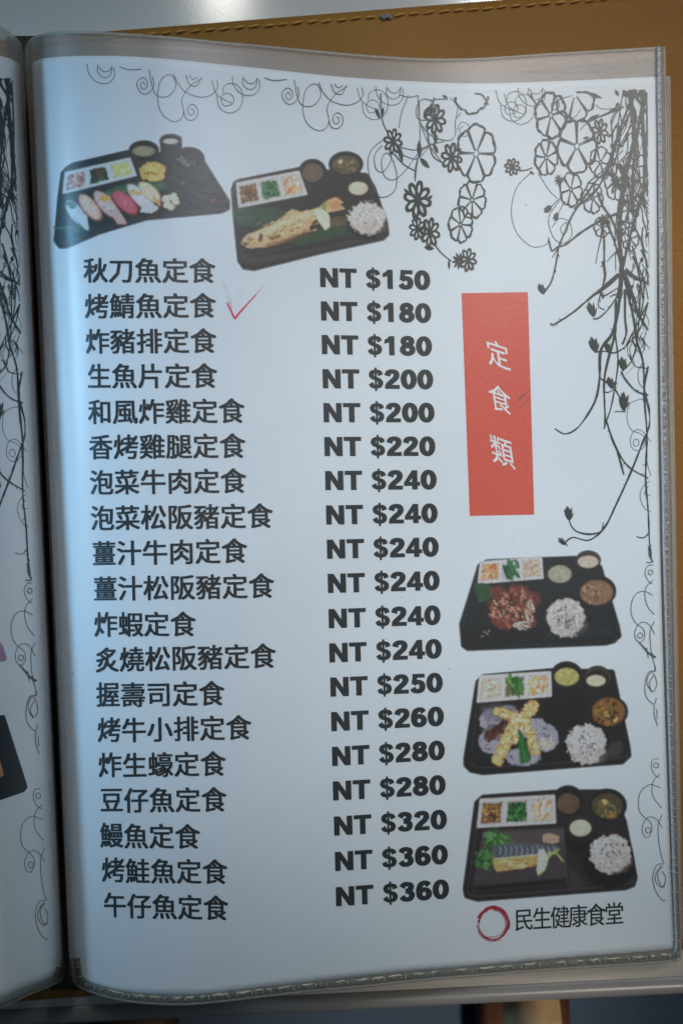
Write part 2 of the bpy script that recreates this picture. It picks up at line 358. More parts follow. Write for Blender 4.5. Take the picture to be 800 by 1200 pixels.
strip('side_ridge', SEi + np.array([6.6, 0]), SEi + np.array([7.6, 0]), zR, 0.0012, M['seam_edge'], right_sleeve, 4, 0.0003, jit=0.00004)
strip('side_edge', SEm + np.array([1.2, 0]), SE, zR, 0.0007, M['seam_edge'], right_sleeve, 5, 0.0005, jit=0.00008)
B0 = offs(bo, 0.0); strip('bottom_edge', offs(bo, 3.2), B0, zR, 0.0007, M['seam_edge'], right_sleeve, 5, 0.0005, jit=0.00006, seg=900)
strip('bottom_seam', offs(bo, 12.0), offs(bo, 3.8), zR, 0.0008, M['seam'], right_sleeve, 9, 0.0005, jit=0.00012, seg=900)
T0 = Stop_; strip('top_hem', offs(T0, 0.4), offs(T0, -3.0), zR, 0.0006, M['seam_edge'], right_sleeve, 4, 0.0002, jit=0.00003, seg=500)
# embossed cross welds along the seams
def weld_row(c, n, half, zf, parent, r=0.00022):
    L = np.concatenate([[0], np.cumsum(np.hypot(*np.diff(c, axis=0).T))]); V = []; F = []
    g = np.gradient(c, axis=0); g /= np.linalg.norm(g, axis=1)[:, None]
    for q in np.linspace(4, L[-1]-4, n):
        q += random.uniform(-2.5, 2.5); p = np.array([np.interp(q, L, c[:, 0]), np.interp(q, L, c[:, 1])]); t = np.array([np.interp(q, L, g[:, 0]), np.interp(q, L, g[:, 1])]); nn = np.array([t[1], -t[0]])
        h = half*random.uniform(.6, 1.1); sk = random.uniform(-.35, .35)
        pts = np.array([p + (nn + t*sk)*h*k for k in np.linspace(-1, 1, 5)]); z = zf(pts[:, 0], pts[:, 1]) + 0.0013 + 0.0004*(1-np.linspace(-1, 1, 5)**2)
        v, f = sweep(W(pts[:, 0], pts[:, 1], z), r*random.uniform(.6, 1.3), 5); o = len(V); V += list(v); F += [tuple(o+i for i in ff) for ff in f]
    return V, F
M['weld'] = film('weld_plastic', (0.9, 0.9, 0.86), 0.30, 0.2, 1.0, milk=(.75, .74, .68))
V, F = weld_row(offs(bo, 7.5), 88, 3.0, zR, right_sleeve); o = build('bottom_welds', V, F, M['weld'], right_sleeve); o['kind'] = 'stuff'
V, F = weld_row((SEi+SEm)/2, 110, 3.4, zR, right_sleeve); o = build('side_welds', V, F, M['weld'], right_sleeve); o['kind'] = 'stuff'
# cream glints on the bottom seam's inner side, put in as pale raised beads
V = []; F = []
cb = offs(bo, 9.6); L = np.concatenate([[0], np.cumsum(np.hypot(*np.diff(cb, axis=0).T))]); q = 60.0
while q < L[-1]-12:
    ln = random.uniform(5, 22); pts = np.array([[np.interp(q+k, L, cb[:, 0]), np.interp(q+k, L, cb[:, 1]) + random.uniform(-.7, .7)] for k in np.linspace(0, ln, 7)])
    v, f = sweep(W(pts[:, 0], pts[:, 1], zR(pts[:, 0], pts[:, 1])+0.0016), 0.00042*np.sqrt(1.02-np.linspace(-1, 1, 7)**2)*random.uniform(.6, 1.2), 6, 0.8); o = len(V); V += list(v); F += [tuple(o+i for i in ff) for ff in f]
    q += ln + random.choice([3, 6, 12, 24])
M['seam_glint'] = film('seam_glint_plastic', (0.93, 0.91, 0.80), 0.42, 0.15, 1.2, milk=(.80, .76, .60)); o = build('seam_glints', V, F, M['seam_glint'], right_sleeve); o['kind'] = 'stuff'

# the leaf below, peeping out on the right and at the bottom
def sh(c, dx, dy): return np.asarray(c) + np.array([dx, dy])
under = empty('plastic_sleeve', 'plastic sleeve just under the price list sleeve, its edge peeping out on the right', 'plastic sleeve', 'clear plastic sleeves of the menu')
U0 = _sc([(36, 66), (48, 58), (80, 53), (140, 52), (250, 58), (400, 74), (560, 84), (785, 89)]); U1 = np.array(Sbot_) + np.array([0, -5.0]); U1 = U1[U1[:, 0] < 796]
X, Y, P = leaf(U0, U1, None, None, 90, 60, lambda x, y: zR(x, y)*0.93, -0.0024, 1.3)
build('back_film', P.reshape(-1, 3), grid_faces(90, 60), M['milky'], under)
UE = smooth([(784, 89), (784.5, 180), (787, 330), (790, 480), (792.5, 640), (796, 860), (799.5, 1050), (800.5, 1100)], 3)
strip('side_edge', UE - np.array([6, 0]), UE, lambda x, y: zR(x, y)*0.93, -0.0010, M['seam_edge'], under, 5, 0.0004, jit=0.00006)

# left leaf
Ltop = smooth([(27, 58), (24, 49), (14, 39), (0, 30.5), (-30, 22), (-90, 16), (-200, 20), (-350, 40), (-560, 66), (-700, 70)], 2)[::-1]
Lbot = smooth([(76, 1134), (75, 1143), (70, 1151), (35, 1166.5), (0, 1182), (-50, 1199), (-120, 1210), (-220, 1212), (-350, 1200), (-500, 1188), (-700, 1180)], 2)[::-1]
LPtop = smooth([(24.5, 77), (22, 73.5), (14, 69.5), (0, 65), (-30, 57), (-90, 50), (-200, 54), (-350, 72), (-560, 92), (-690, 96)], 2)[::-1]
LPbot = smooth([(73, 1130), (72.5, 1137), (70, 1143), (52, 1152), (17, 1165), (0, 1172), (-50, 1187), (-120, 1197), (-220, 1199), (-350, 1188), (-500, 1176), (-690, 1168)], 2)[::-1]
left_sleeve = empty('plastic_sleeve', 'plastic sleeve curling up at the left of the gutter', 'plastic sleeve', 'clear plastic sleeves of the menu')
def leafL(top, bot, nu, nv, dz):
    X, Y, P = leaf(top[::-1], bot[::-1], None, None, nu, nv, zL, dz, 1.5)
    return P[:, ::-1]
for nm, dz, mt in (('front_film', 0.00045, 'film'), ('back_film', -0.00035, 'milky')):
    P = leafL(Ltop, Lbot, 120, 80, dz); build(nm, P.reshape(-1, 3), grid_faces(120, 80), M[mt], left_sleeve)
lb = Lbot[Lbot[:, 0] > -400]
strip('bottom_seam', offs(lb, 10.0), offs(lb, 1.0), zL, 0.0007, M['seam'], left_sleeve, 7, 0.0007, jit=0.00008)
strip('bottom_edge', offs(lb, 1.6), lb, zL, 0.0006, M['seam_edge'], left_sleeve, 4, 0.0004)

# ------------------------------------------------------------------ printed sheets
sheet = empty('menu_sheet', 'white set meal price list with dish names, prices and food photos, inside the right sleeve', 'menu page')
A_ = leaf(Rtop, Rbot, None, None, NU, NV, zR, 0.0, 1.3)
Xp, Yp = A_[0], A_[1]; sfrac = (Xp - Xp[:, :1])/(Xp[:, -1:]-Xp[:, :1]); vfrac = np.linspace(0, 1, NV)[:, None]
Xp = Xp - 8.0*4*vfrac*(1-vfrac)*np.clip(sfrac-0.8, 0, 1)/0.2
P = W(Xp, Yp, zR(Xp, Yp)); V, F = slab(P, 0.00012); build('paper', V, F, M['paper'], sheet)
lsheet = empty('menu_sheet', 'facing menu page left of the gutter, with twigs and the corner of a food tray', 'menu page')
P = leafL(LPtop, LPbot, 120, 80, 0.0); V, F = slab(P, 0.00012); build('paper', V, F, M['paper'], lsheet)

def imap(x, y):       # the facing page repeats the margin print; where its pixels fall
    x = np.asarray(x, float); y = np.asarray(y, float)
    return x + np.interp(y, [100, 519, 745, 973], [-743, -730, -724.5, -722.5]), 1.062*y - 20
class Print:
    """flat print: 2-D shapes in layers laid on the sheet"""
    def __init__(s): s.V = []; s.F = []; s.layer = 0
    def add(s, P2, F, layer=None, bump=True):
        o = len(s.V); l = s.layer if layer is None else layer
        s.V += [(float(x), float(y), l) for x, y in P2]; s.F += [tuple(o+i for i in f) for f in F]
        if bump and layer is None: s.layer = (s.layer + 1) % 22
    def stroke(s, pts, w0, w1=None, layer=None, step=2.0, raw=False, wob=0.0):
        w1 = w0 if w1 is None else w1
        p = np.array(pts, float) if raw else smooth(pts, step)
        if len(p) < 2: return
        t = np.gradient(p, axis=0); t /= np.hypot(t[:, 0], t[:, 1])[:, None] + 1e-9; n = np.stack([-t[:, 1], t[:, 0]], -1)
        w = np.linspace(w0, w1, len(p))/2
        if wob: w = w*(1+wob*np.interp(np.arange(len(p)), np.arange(0, len(p)+6, 3), RNG.uniform(-1, 1, len(np.arange(0, len(p)+6, 3)))))
        V = np.vstack([p+n*w[:, None], p-n*w[:, None]]); k = len(p)
        s.add(V, [(i, i+k, i+k+1, i+1) for i in range(k-1)], layer)
    def poly(s, pts, layer=None):
        pts = np.array(pts, float); c = pts.mean(0); n = len(pts)
        s.add(np.vstack([pts, c]), [(i, (i+1) % n, n) for i in range(n)], layer)
    def build(s, name, material, parent, zf=zR, left=False, label=None, xmax=None):
        V = np.array(s.V); x, y = V[:, 0], V[:, 1]
        if xmax is not None: x = np.minimum(x, xmax(y))
        if left: x, y = imap(x, y)
        P = W(x, y, zf(x, y) + 0.00007 + 0.000011*V[:, 2])
        # one consistent facing
        F = []
        for f in s.F:
            a0 = sum(V[f[i], 0]*V[f[(i+1) % len(f)], 1] - V[f[(i+1) % len(f)], 0]*V[f[i], 1] for i in range(len(f)))
            if abs(a0) < 1e-9: continue
            F.append(f if a0 < 0 else f[::-1])
        return build(name, P, F, material, parent, label=label)

# --- dish names: glyphs from the built-in font, fattened by stacking shifted copies
_g = {}
def glyph(ch, res=2):
    if ch in _g: return _g[ch]
    c = bpy.data.curves.new('tmp', 'FONT'); c.body = ch; c.size = 1; c.resolution_u = res
    o = bpy.data.objects.new('tmp', c); COL.objects.link(o); bpy.context.view_layer.update()
    me = o.evaluated_get(bpy.context.evaluated_depsgraph_get()).to_mesh()
    import bmesh
    bm = bmesh.new(); bm.from_mesh(me)
    for k in np.linspace(-0.02, 1.02, 9):      # cut so that the print can follow the curved sheet
        bmesh.ops.bisect_plane(bm, geom=bm.verts[:]+bm.edges[:]+bm.faces[:], plane_co=(k, 0, 0), plane_no=(1, 0, 0))
    for k in np.linspace(-0.1, 0.95, 4):
        bmesh.ops.bisect_plane(bm, geom=bm.verts[:]+bm.edges[:]+bm.faces[:], plane_co=(0, k, 0), plane_no=(0, 1, 0))
    bm.verts.index_update(); V = np.array([v.co[:2] for v in bm.verts]).reshape(-1, 2); F = [tuple(v.index for v in f.verts) for f in bm.faces]; bm.free()
    bpy.data.objects.remove(o); bpy.data.curves.remove(c); _g[ch] = (V, F); return _g[ch]
EM = (0.0, 0.86)   # cell of a CJK glyph in font units, measured below
V0, _ = glyph('國')
gx0, gx1, gy0, gy1 = V0[:, 0].min(), V0[:, 0].max(), V0[:, 1].min(), V0[:, 1].max()
GW, GH, GCX, GCY = gx1-gx0, gy1-gy0, (gx0+gx1)/2, (gy0+gy1)/2
def cjk(pr, ch, cx, cy, w, h, ax=(1, 0), ay=(0, -1), bold=0.5):
    """glyph ch centred at (cx, cy) px, full cell w x h px; bold = dilation in px"""
    V, F = glyph(ch); u = (V[:, 0]-GCX)/GW*w; v = (V[:, 1]-GCY)/GH*h
    x = cx + u*ax[0] + v*ay[0]; y = cy + u*ax[1] + v*ay[1]
    sh_ = [(0, 0)] if not bold else [(-bold, -bold*.6), (bold, -bold*.6), (-bold, bold*.6), (bold, bold*.6), (0, 0)]
    for i, (dx, dy) in enumerate(sh_): pr.add(np.stack([x+dx, y+dy], -1), F, layer=i)
dishes = [('秋刀魚定食', 98.6, 252, 317.5, 318), ('烤鯖魚定食', 100, 252.5, 359.6, 358.6), ('炸豬排定食', 101, 253, 400.8, 400), ('生魚片定食', 103, 254, 441.6, 441),
 ('和風炸雞定食', 104, 286, 483.5, 482), ('香烤雞腿定食', 105, 287, 524.8, 523), ('泡菜牛肉定食', 106, 288, 566.2, 564), ('泡菜松阪豬定食', 107, 319, 608, 605),
 ('薑汁牛肉定食', 109, 289, 649.6, 646), ('薑汁松阪豬定食', 110.5, 320.6, 691, 687), ('炸蝦定食', 111, 229, 732.6, 732), ('炙燒松阪豬定食', 112.5, 322.5, 774.5, 769),
 ('握壽司定食', 113.6, 262.5, 815.8, 813), ('烤牛小排定食', 115, 294, 857.3, 853), ('炸生蠔定食', 116, 264, 898.3, 895.5), ('豆仔魚定食', 118, 265, 939.2, 937.5),
 ('鰻魚定食', 118, 234, 980.4, 981.2), ('烤鮭魚定食', 120, 266, 1021, 1022.5), ('午仔魚定食', 122, 267, 1062, 1065)]
for s_, xa, xb, ya, yb in dishes:
    pr = Print(); n = len(s_)
    # cells narrow slightly towards the curled edge of the leaf
    wts = np.array([0.92, 0.97] + [1.0]*(n-2)); gap = 0.075; tot = wts.sum()*(1+gap)-gap; u = (xb-xa)/tot; x = xa
    for i, ch in enumerate(s_):
        w = wts[i]*u; cx_ = x+w/2; t = (cx_-xa)/(xb-xa); cy_ = ya+(yb-ya)*t - (1.0 if i == 0 and ya > 800 else 0)
        cjk(pr, ch, cx_, cy_, w*0.89, 27.0, ax=(1, (yb-ya)/(xb-xa)), ay=(-0.024*-1*0 + 0.02*-1, -1), bold=0.68)
        x += w*(1+gap)
    pr.build('dish_name', M['ink'], sheet)

# --- prices: heavy grotesque digits drawn with a wide pen
PX, PY = 0.150, 0.114
def pen(pts, closed=False, px=PX, py=PY):
    p = smooth(pts, 0.04, closed)
    if closed: p = np.vstack([p, p[:1]])
    t = np.gradient(p, axis=0)
    if closed: t[0] = t[-1] = p[1]-p[-2]
    t /= np.hypot(t[:, 0], t[:, 1])[:, None]; n = np.stack([-t[:, 1], t[:, 0]], -1); w = np.sqrt((px*n[:, 0])**2+(py*n[:, 1])**2)
    k = len(p); return np.vstack([p+n*w[:, None], p-n*w[:, None]]), [(i, i+k, i+k+1, i+1) for i in range(k-1)]
def ell(cx, cy, rx, ry, **k):
    th = np.linspace(0, 2*np.pi, 24, endpoint=False); return pen(np.stack([cx+rx*np.cos(th), cy+ry*np.sin(th)], -1), True, **k)
def pg(*p): return np.array(p, float), [tuple(range(len(p)))]
S_curve = [(.73, .71), (.66, .86), (.46, .905), (.28, .86), (.21, .73), (.28, .60), (.46, .525), (.64, .45), (.73, .31), (.66, .15), (.46, .095), (.27, .14), (.18, .28)]
GL = {
 '0': ([ell(.465, .5, .285, .405)], .93),
 '1': ([pg((.36, 0), (.63, 0), (.63, 1), (.42, 1), (.36, .9)), pg((.10, .60), (.36, .68), (.36, .9), (.44, 1), (.38, 1), (.26, .87), (.10, .80))], .93),
 '2': ([pen([(.19, .68), (.25, .84), (.45, .905), (.64, .86), (.71, .70), (.62, .53), (.42, .37), (.26, .22), (.20, .1)]), pg((.06, 0), (.86, 0), (.86, .2), (.08, .2))], .93),
 '3': ([pen([(.19, .74), (.28, .87), (.45, .905), (.62, .86), (.68, .74), (.6, .60), (.40, .535)]), pen([(.40, .53), (.63, .46), (.72, .30), (.63, .14), (.45, .095), (.27, .14), (.18, .27)])], .93),
 '4': ([pg((.49, 0), (.75, 0), (.75, 1), (.49, 1)), pg((.03, .19), (.9, .19), (.9, .39), (.03, .39)), pg((.03, .36), (.27, .36), (.56, .76), (.56, 1), (.49, 1))], .93),
 '5': ([pg((.19, .80), (.83, .80), (.83, 1), (.19, 1)), pg((.13, .46), (.36, .50), (.42, .85), (.19, .85)), pen([(.24, .50), (.44, .58), (.64, .52), (.72, .34), (.64, .15), (.44, .095), (.26, .14), (.18, .26)])], .93),
 '6': ([pen([(.72, .76), (.62, .88), (.46, .905), (.29, .82), (.20, .6), (.19, .4), (.22, .26)]), ell(.47, .325, .265, .232)], .93),
 '8': ([ell(.465, .74, .225, .17), ell(.465, .30, .275, .205)], .93),
 '$': ([pen(S_curve, px=.125, py=.09), pg((.42, -.12), (.50, -.12), (.50, 1.1), (.42, 1.1))], .93),
 'N': ([pg((.09, 0), (.36, 0), (.36, 1), (.09, 1)), pg((.80, 0), (1.07, 0), (1.07, 1), (.80, 1)), pg((.09, 1), (.37, 1), (1.07, 0), (.79, 0))], 1.16),
 'T': ([pg((.03, .79), (.97, .79), (.97, 1), (.03, 1)), pg((.365, 0), (.635, 0), (.635, .85), (.365, .85))], 1.0), ' ': ([], .46)}
prices = [150, 180, 180, 200, 200, 220, 240, 240, 240, 240, 240, 240, 250, 260, 280, 280, 320, 360, 360]
pl = [(375, 503, 325, 328.5), (376, 504, 364.2, 367), (377, 505, 403.6, 405.8), (378, 506.4, 443.7, 444.7), (379, 508, 483.5, 483.5), (380, 509, 523.2, 522.9), (381, 510.5, 563.2, 562), (382, 511.6, 603.5, 601.3), (383, 512.8, 643.6, 640.8), (384, 514, 683.7, 680.2),
 (385, 515, 725, 720.7), (385.8, 516.5, 765.2, 760), (387, 517.6, 805.2, 799.7), (388, 519, 845.8, 839.2), (389, 520, 886.6, 879), (390, 521, 927, 919.5), (391.2, 522.5, 968.2, 960), (392.4, 523.6, 1009.7, 1001), (393.5, 525, 1051, 1041.6)]
for val, (xa, xb, ya, yb) in zip(prices, pl):
    pr = Print(); txt = 'NT $%d' % val; adv = sum(GL[c][1] for c in txt); u = (xb-xa)/(adv-0.12); x = xa - 0.07*u; H = 22.4
    for c in txt:
        for i, (V, F) in enumerate(GL[c][0]):
            X = x + V[:, 0]*u; t = (X-xa)/(xb-xa); Y = ya+(yb-ya)*t + (0.5-V[:, 1])*H; X = X - (0.5-V[:, 1])*H*-0.022
            # long straight edges follow the curved sheet
            for j_, dx_ in enumerate((-0.42, 0.42, 0)): pr.add(np.stack([X+dx_, Y], -1), F, layer=i+4*j_)
        x += GL[c][1]*u
    pr.build('price', M['ink'], sheet)

# --- red heading panel with three white characters

s_, t_ = np.meshgrid(np.linspace(0, 1, 14), np.linspace(0, 1, 40))
X = (1-t_)*(540.5+s_*77.5) + t_*(550+s_*75.5); Y = (1-t_)*(343.5-s_*1.2) + t_*(604.6-s_*1.6)
panel = build('heading_panel', W(X, Y, zR(X, Y)+0.00007).reshape(-1, 3), grid_faces(14, 40), M['red'], sheet)
for ch, cx_, cy_, w, h in (('定', 583.5, 416.5, 26, 36), ('食', 585.5, 468.5, 25, 36), ('類', 588, 530, 26, 40)):
    pr = Print(); cjk(pr, ch, cx_, cy_, w*0.90, h*0.82, ax=(1, .33), ay=(-0.16, -1), bold=0.16)
    for i in range(len(pr.V)): pr.V[i] = (pr.V[i][0], pr.V[i][1], pr.V[i][2]+4)
    pr.build('character', M['white_ink'], panel)
pr = Print()
for q in ([(607, 470), (613, 463), (621, 456)], [(608, 467.5), (612, 463), (617, 459.5)], [(609, 477), (615, 471), (621, 466)]): pr.stroke(q, 1.1, 0.5, layer=8)
pr.build('pencil_marks', M['pencil'], sheet)

# --- red tick, restaurant name, brush ring
pr = Print(); pr.stroke([(265.5, 355), (267.5, 358), (270.5, 364), (275, 373.4)], 1.7, 2.4, layer=2); pr.stroke([(275, 373.6), (281, 366), (290, 356), (300, 345)], 2.6, 1.3, layer=3); pr.stroke([(299, 346.5), (308, 335.5)], 0.7, 0.3, layer=4)
pr.stroke([(268, 353), (272, 362)], .6, .5, layer=5)
pr.build('pen_tick', M['pen_red'], sheet)
pr = Print(); nm = '民生健康食堂'
for i, ch in enumerate(nm):
    cx_ = 613.5 + i*21.15; cjk(pr, ch, cx_, 1078.2-(cx_-613.5)*0.066, 19.6, 24.5, ax=(1, -0.065), ay=(-0.02, -1), bold=0.22)
pr.build('restaurant_name', M['ink'], sheet)
pr = Print()
for r, w, a0, a1, k in ((18.4, 3.2, -160, 120, 1), (17.2, 2.6, -175, 60, 2), (19.2, 1.3, 100, 175, 3), (17.0, 0.9, 95, 190, 4), (20.4, 0.8, 60, 150, 5), (15.3, 0.9, -90, 110, 6), (20.2, 1.0, -120, 20, 7), (18.4, 0.7, 110, 183, 8)):
    th = np.linspace(R(a0), R(a1), 60); q = np.stack([577.3+r*0.97*np.cos(th), 1082.4+r*1.02*np.sin(th)], -1) + 0.25*np.stack([np.sin(th*5+k), np.cos(th*7+k)], -1); pr.stroke(q, w, w*0.55, layer=k, raw=True, wob=0.35)
pr.build('brush_ring', M['brush_red'], sheet)

# --- ornament: flowers, twigs, scrolls
def Z(ox, oy, k): return lambda *p: [(ox+x/k, oy+y/k) for x, y in p]
ZA = Z(600, 300, 3.335); ZB = Z(580, 200, 4.0); ZC = Z(580, 90, 4.0); ZF = Z(430, 80, 4.444); ZS = Z(60, 60, 2.963); ZM = Z(700, 640, 5.4545); ZN = Z(700, 860, 4.286)
XMAX = lambda y: np.interp(y, [100, 240, 420, 560, 650, 850, 1060], [758, 759.6, 761, 761.5, 763, 770, 780])
def big_flower(pr, cx, cy, rx, ry, n=6, rot=0.0, w=2.1, ymin=None):
    """outlined petals round a small centre"""
    for k in range(n):
        a0 = rot + 2*math.pi*k/n; h = math.pi/n*0.97; pts = []
        for t in np.linspace(-1, 1, 13):
            r = 1.0 - 0.10*abs(t)**3 - 0.05*math.cos(t*6+k)*0.5; ang_ = a0 + h*t*(0.96)
            pts.append((cx+rx*r*math.cos(ang_), cy+ry*r*math.sin(ang_)))
        inner = (cx+rx*0.13*math.cos(a0), cy+ry*0.13*math.sin(a0)); in0 = (cx+rx*.13*math.cos(a0-h*.7), cy+ry*.13*math.sin(a0-h*.7)); in1 = (cx+rx*.13*math.cos(a0+h*.7), cy+ry*.13*math.sin(a0+h*.7))
        e0 = (cx+rx*0.55*math.cos(a0-h*.93), cy+ry*0.55*math.sin(a0-h*.93)); e1 = (cx+rx*0.55*math.cos(a0+h*.93), cy+ry*0.55*math.sin(a0+h*.93))
        P_ = np.array(pts)
        if ymin is not None:
            P_ = P_[P_[:, 1] > ymin]
            if len(P_) < 3: continue
        pr.stroke(P_, w*1.05, w*1.3, wob=0.35)
        if ymin is None or inner[1] > ymin:
            pr.stroke([in0, e0, tuple(P_[0])], w*0.28, w*0.85); pr.stroke([in1, e1, tuple(P_[-1])], w*0.28, w*0.85)
    if ymin is None:
        for k in range(8):
            a0 = k*math.pi/4+.3; rr = 0.12; x = cx+rx*rr*math.cos(a0); y = cy+ry*rr*math.sin(a0); pr.poly([(x+0.9*math.cos(b_), y+0.9*math.sin(b_)) for b_ in np.linspace(0, 2*math.pi, 6, endpoint=False)])
def dark_flower(pr, cx, cy, rx, ry, n=8, rot=0.2):
    for k in range(n):
        a0 = rot+2*math.pi*k/n; pts = []
        for t in np.linspace(0, 2*math.pi, 12, endpoint=False):
            u = 0.58+0.42*math.cos(t); v = 0.155*math.sin(t)*(1.25 if n <= 8 else 1)
            # a slit of bare paper down the middle of the petal: two half petals
            pts.append((cx+rx*(u*math.cos(a0)-v*math.sin(a0)), cy+ry*(u*math.sin(a0)+v*math.cos(a0))))
        if rx > 8.5:
            pr.stroke(pts+[pts[0]], rx*0.21, rx*0.21, step=1.0)
            tip = pts[0]
            pr.stroke([(cx+rx*0.82*math.cos(a0), cy+ry*0.82*math.sin(a0)), tip], rx*0.26, rx*0.2)
        else: pr.poly(pts)
    pr.poly([(cx+rx*0.17*math.cos(b_), cy+ry*0.17*math.sin(b_)) for b_ in np.linspace(0, 2*math.pi, 8, endpoint=False)])
def leafp(pr, x, y, dx, dy, w):
    L = math.hypot(dx, dy); nx, ny = -dy/L, dx/L; pts = []
    for t, s_ in ((0, 0), (.25, .75), (.5, 1), (.75, .7), (1, 0), (.75, -.6), (.5, -.9), (.25, -.7)): pts.append((x+dx*t+nx*w*s_, y+dy*t+ny*w*s_))
    pr.poly(pts)
def bud(pr, x, y, ang_=-90, L=11, w=3.4):
    """a closed bud with splayed tips"""
    a0 = R(ang_); bx, by = x, y
    for da, l, ww in ((0, 1, 1.0), (-.28, .85, .7), (.28, .9, .7), (.6, .62, .4), (-.1, .95, .8)):
        leafp(pr, bx, by, L*l*math.cos(a0+da), L*l*math.sin(a0+da), w*ww*0.55)
def thorns(pr, pts, n, w=0.9, L=4.0):
    p = smooth(pts, 2)
    for _ in range(n):
        i = random.randrange(1, len(p)-1); t = p[i+1]-p[i-1]; a0 = math.atan2(t[1], t[0]) + random.choice([-1, 1])*random.uniform(.6, 1.1)
        l = L*random.uniform(.6, 1.3); pr.stroke([tuple(p[i]), (p[i][0]+l*.5*math.cos(a0), p[i][1]+l*.5*math.sin(a0)), (p[i][0]+l*math.cos(a0+.3), p[i][1]+l*math.sin(a0+.3))], w*1.3, w*.3)

def twig_strokes():
    pr = Print(); k = 0
    def st(p, a, b=None, th=0): pr.stroke(p, a*0.88, (b or a)*0.88, wob=0.3); (thorns(pr, p, th) if th else None)
    # zone A: the lower sprays
    st(ZA((175, 0), (165, 55), (150, 105), (120, 150)), 1.7, 2.2); bud(pr, *ZA((120, 150))[0], -110, 14, 5)
    st(ZA((430, 0), (425, 60), (420, 150), (408, 240), (385, 310), (345, 370), (340, 480), (325, 560), (290, 625), (250, 675), (205, 695), (165, 675)), 5.5, 1.6, 5)
    st(ZA((415, 70), (350, 125), (290, 175), (230, 225), (160, 268), (150, 262)), 3.4, 1.8, 4)
    st(ZA((350, 20), (360, 60), (355, 110), (335, 190), (360, 210)), 2.0, 1.2, 2)
    st(ZA((420, 140), (380, 200), (340, 240), (315, 245)), 2.0, 1.6, 2); bud(pr, *ZA((318, 240))[0], -108, 20, 5)
    st(ZA((325, 375), (360, 372), (400, 378), (450, 345), (500, 280), (530, 180)), 1.8, 1.8, 2); bud(pr, *ZA((325, 378))[0], -105, 20, 6)
    st(ZA((405, 170), (400, 300), (370, 420), (358, 500), (362, 640), (358, 675)), 3.4, 2.2, 3)
    st(ZA((440, 130), (440, 240), (445, 300), (430, 345)), 3.2, 2.0, 2); bud(pr, *ZA((375, 380))[0], -100, 14, 4)
    st(ZA((400, 300), (412, 400), (405, 480), (385, 590), (365, 650)), 2.2, 1.8, 2)
    st(ZA((340, 475), (375, 500), (400, 520), (440, 600), (400, 608)), 1.8, 1.6, 2); bud(pr, *ZA((432, 605))[0], -88, 23, 6); bud(pr, *ZA((390, 520))[0], -108, 16, 4)
    st(ZA((355, 530), (375, 532), (400, 518)), 1.4, 1.2)
    st(ZA((430, 50), (470, 150), (490, 220), (530, 290)), 3.8, 2.0, 2)
    st(ZA((440, 100), (470, 230), (485, 330), (510, 420), (515, 560), (525, 700), (520, 870), (530, 1000), (535, 1120), (545, 1190)), 3.2, 1.8, 6)
    st(ZA((530, 180), (480, 280), (435, 365)), 2.0, 1.4); st(ZA((500, 120), (490, 300), (470, 400), (430, 450)), 2.0, 1.6, 2); bud(pr, *ZA((432, 448))[0], -95, 17, 5)
    st(ZA((425, 450), (440, 480), (480, 525), (530, 545)), 1.8, 1.8, 3); st(ZA((455, 385), (480, 430), (530, 440)), 1.6, 1.4, 2)
    st(ZA((530, 430), (515, 520), (538, 640), (500, 750), (460, 850), (410, 960), (360, 1060), (300, 1110), (235, 1100), (200, 1125)), 2.8, 2.2, 3)
    st(ZA((365, 640), (400, 740), (450, 820), (530, 870)), 2.6, 1.8, 3); st(ZA((400, 735), (420, 800), (435, 855)), 1.6, 2.4)
    st(ZA((352, 1065), (355, 1040)), 2.4, .8); st(ZA((345, 1080), (300, 1087), (255, 1078), (230, 1055), (222, 1030)), 2.6, 1.4); bud(pr, *ZA((222, 1035))[0], -97, 18, 5)
    bud(pr, *ZA((205, 1130))[0], -130, 12, 2.4); st(ZA((205, 1120), (215, 1135)), 2, .8)
    st(ZA((485, 1095), (497, 1101), (515, 1100), (530, 1085)), 1.3, 1.6)
    st(ZA((515, 100), (510, 180), (500, 230)), 2.2, 1.6, 3); st(ZA((470, 0), (500, 60), (520, 120), (530, 170)), 2.6, 1.4, 2)
    st(ZA((380, 160), (400, 150), (425, 150)), 1.8, 1.6); st(ZA((440, 60), (480, 90), (520, 100)), 2.0, 1.6, 2)
    st(ZA((350, 160), (370, 150), (410, 125)), 1.6, 1.6, 1)
    # zone B
    st(ZB((520, 0), (470, 50), (420, 120), (360, 210), (320, 300), (297, 360), (285, 430), (262, 520), (225, 570)), 3.0, 1.6, 3)
    st(ZB((570, 200), (490, 235), (400, 290), (330, 345), (290, 358), (265, 375), (250, 320)), 4.0, 1.8, 4); st(ZB((300, 355), (265, 410)), 1.6, .8)
    st(ZB((600, 0), (590, 150), (580, 300), (592, 450), (580, 600)), 5.5, 6.0, 6)
    st(ZB((480, 100), (500, 160), (540, 220), (570, 290), (590, 380)), 3.0, 3.0, 3); st(ZB((720, 40), (690, 120), (650, 240), (620, 350), (600, 450)), 3.4, 3.2, 4)
    st(ZB((500, 230), (510, 330), (510, 430), (515, 500), (498, 560), (505, 600)), 2.2, 1.8, 4); st(ZB((505, 270), (480, 380), (470, 435)), 1.6, 1.2)
    st(ZB((520, 240), (560, 340), (590, 450)), 3.0, 3.0); st(ZB((575, 370), (545, 400), (520, 430)), 1.6, 1.0)
    st(ZB((600, 470), (540, 530), (440, 600)), 3.0, 2.6); st(ZB((610, 460), (660, 500), (715, 530)), 2.6, 2.2, 2); st(ZB((600, 480), (620, 550), (640, 600)), 3.0, 2.4)
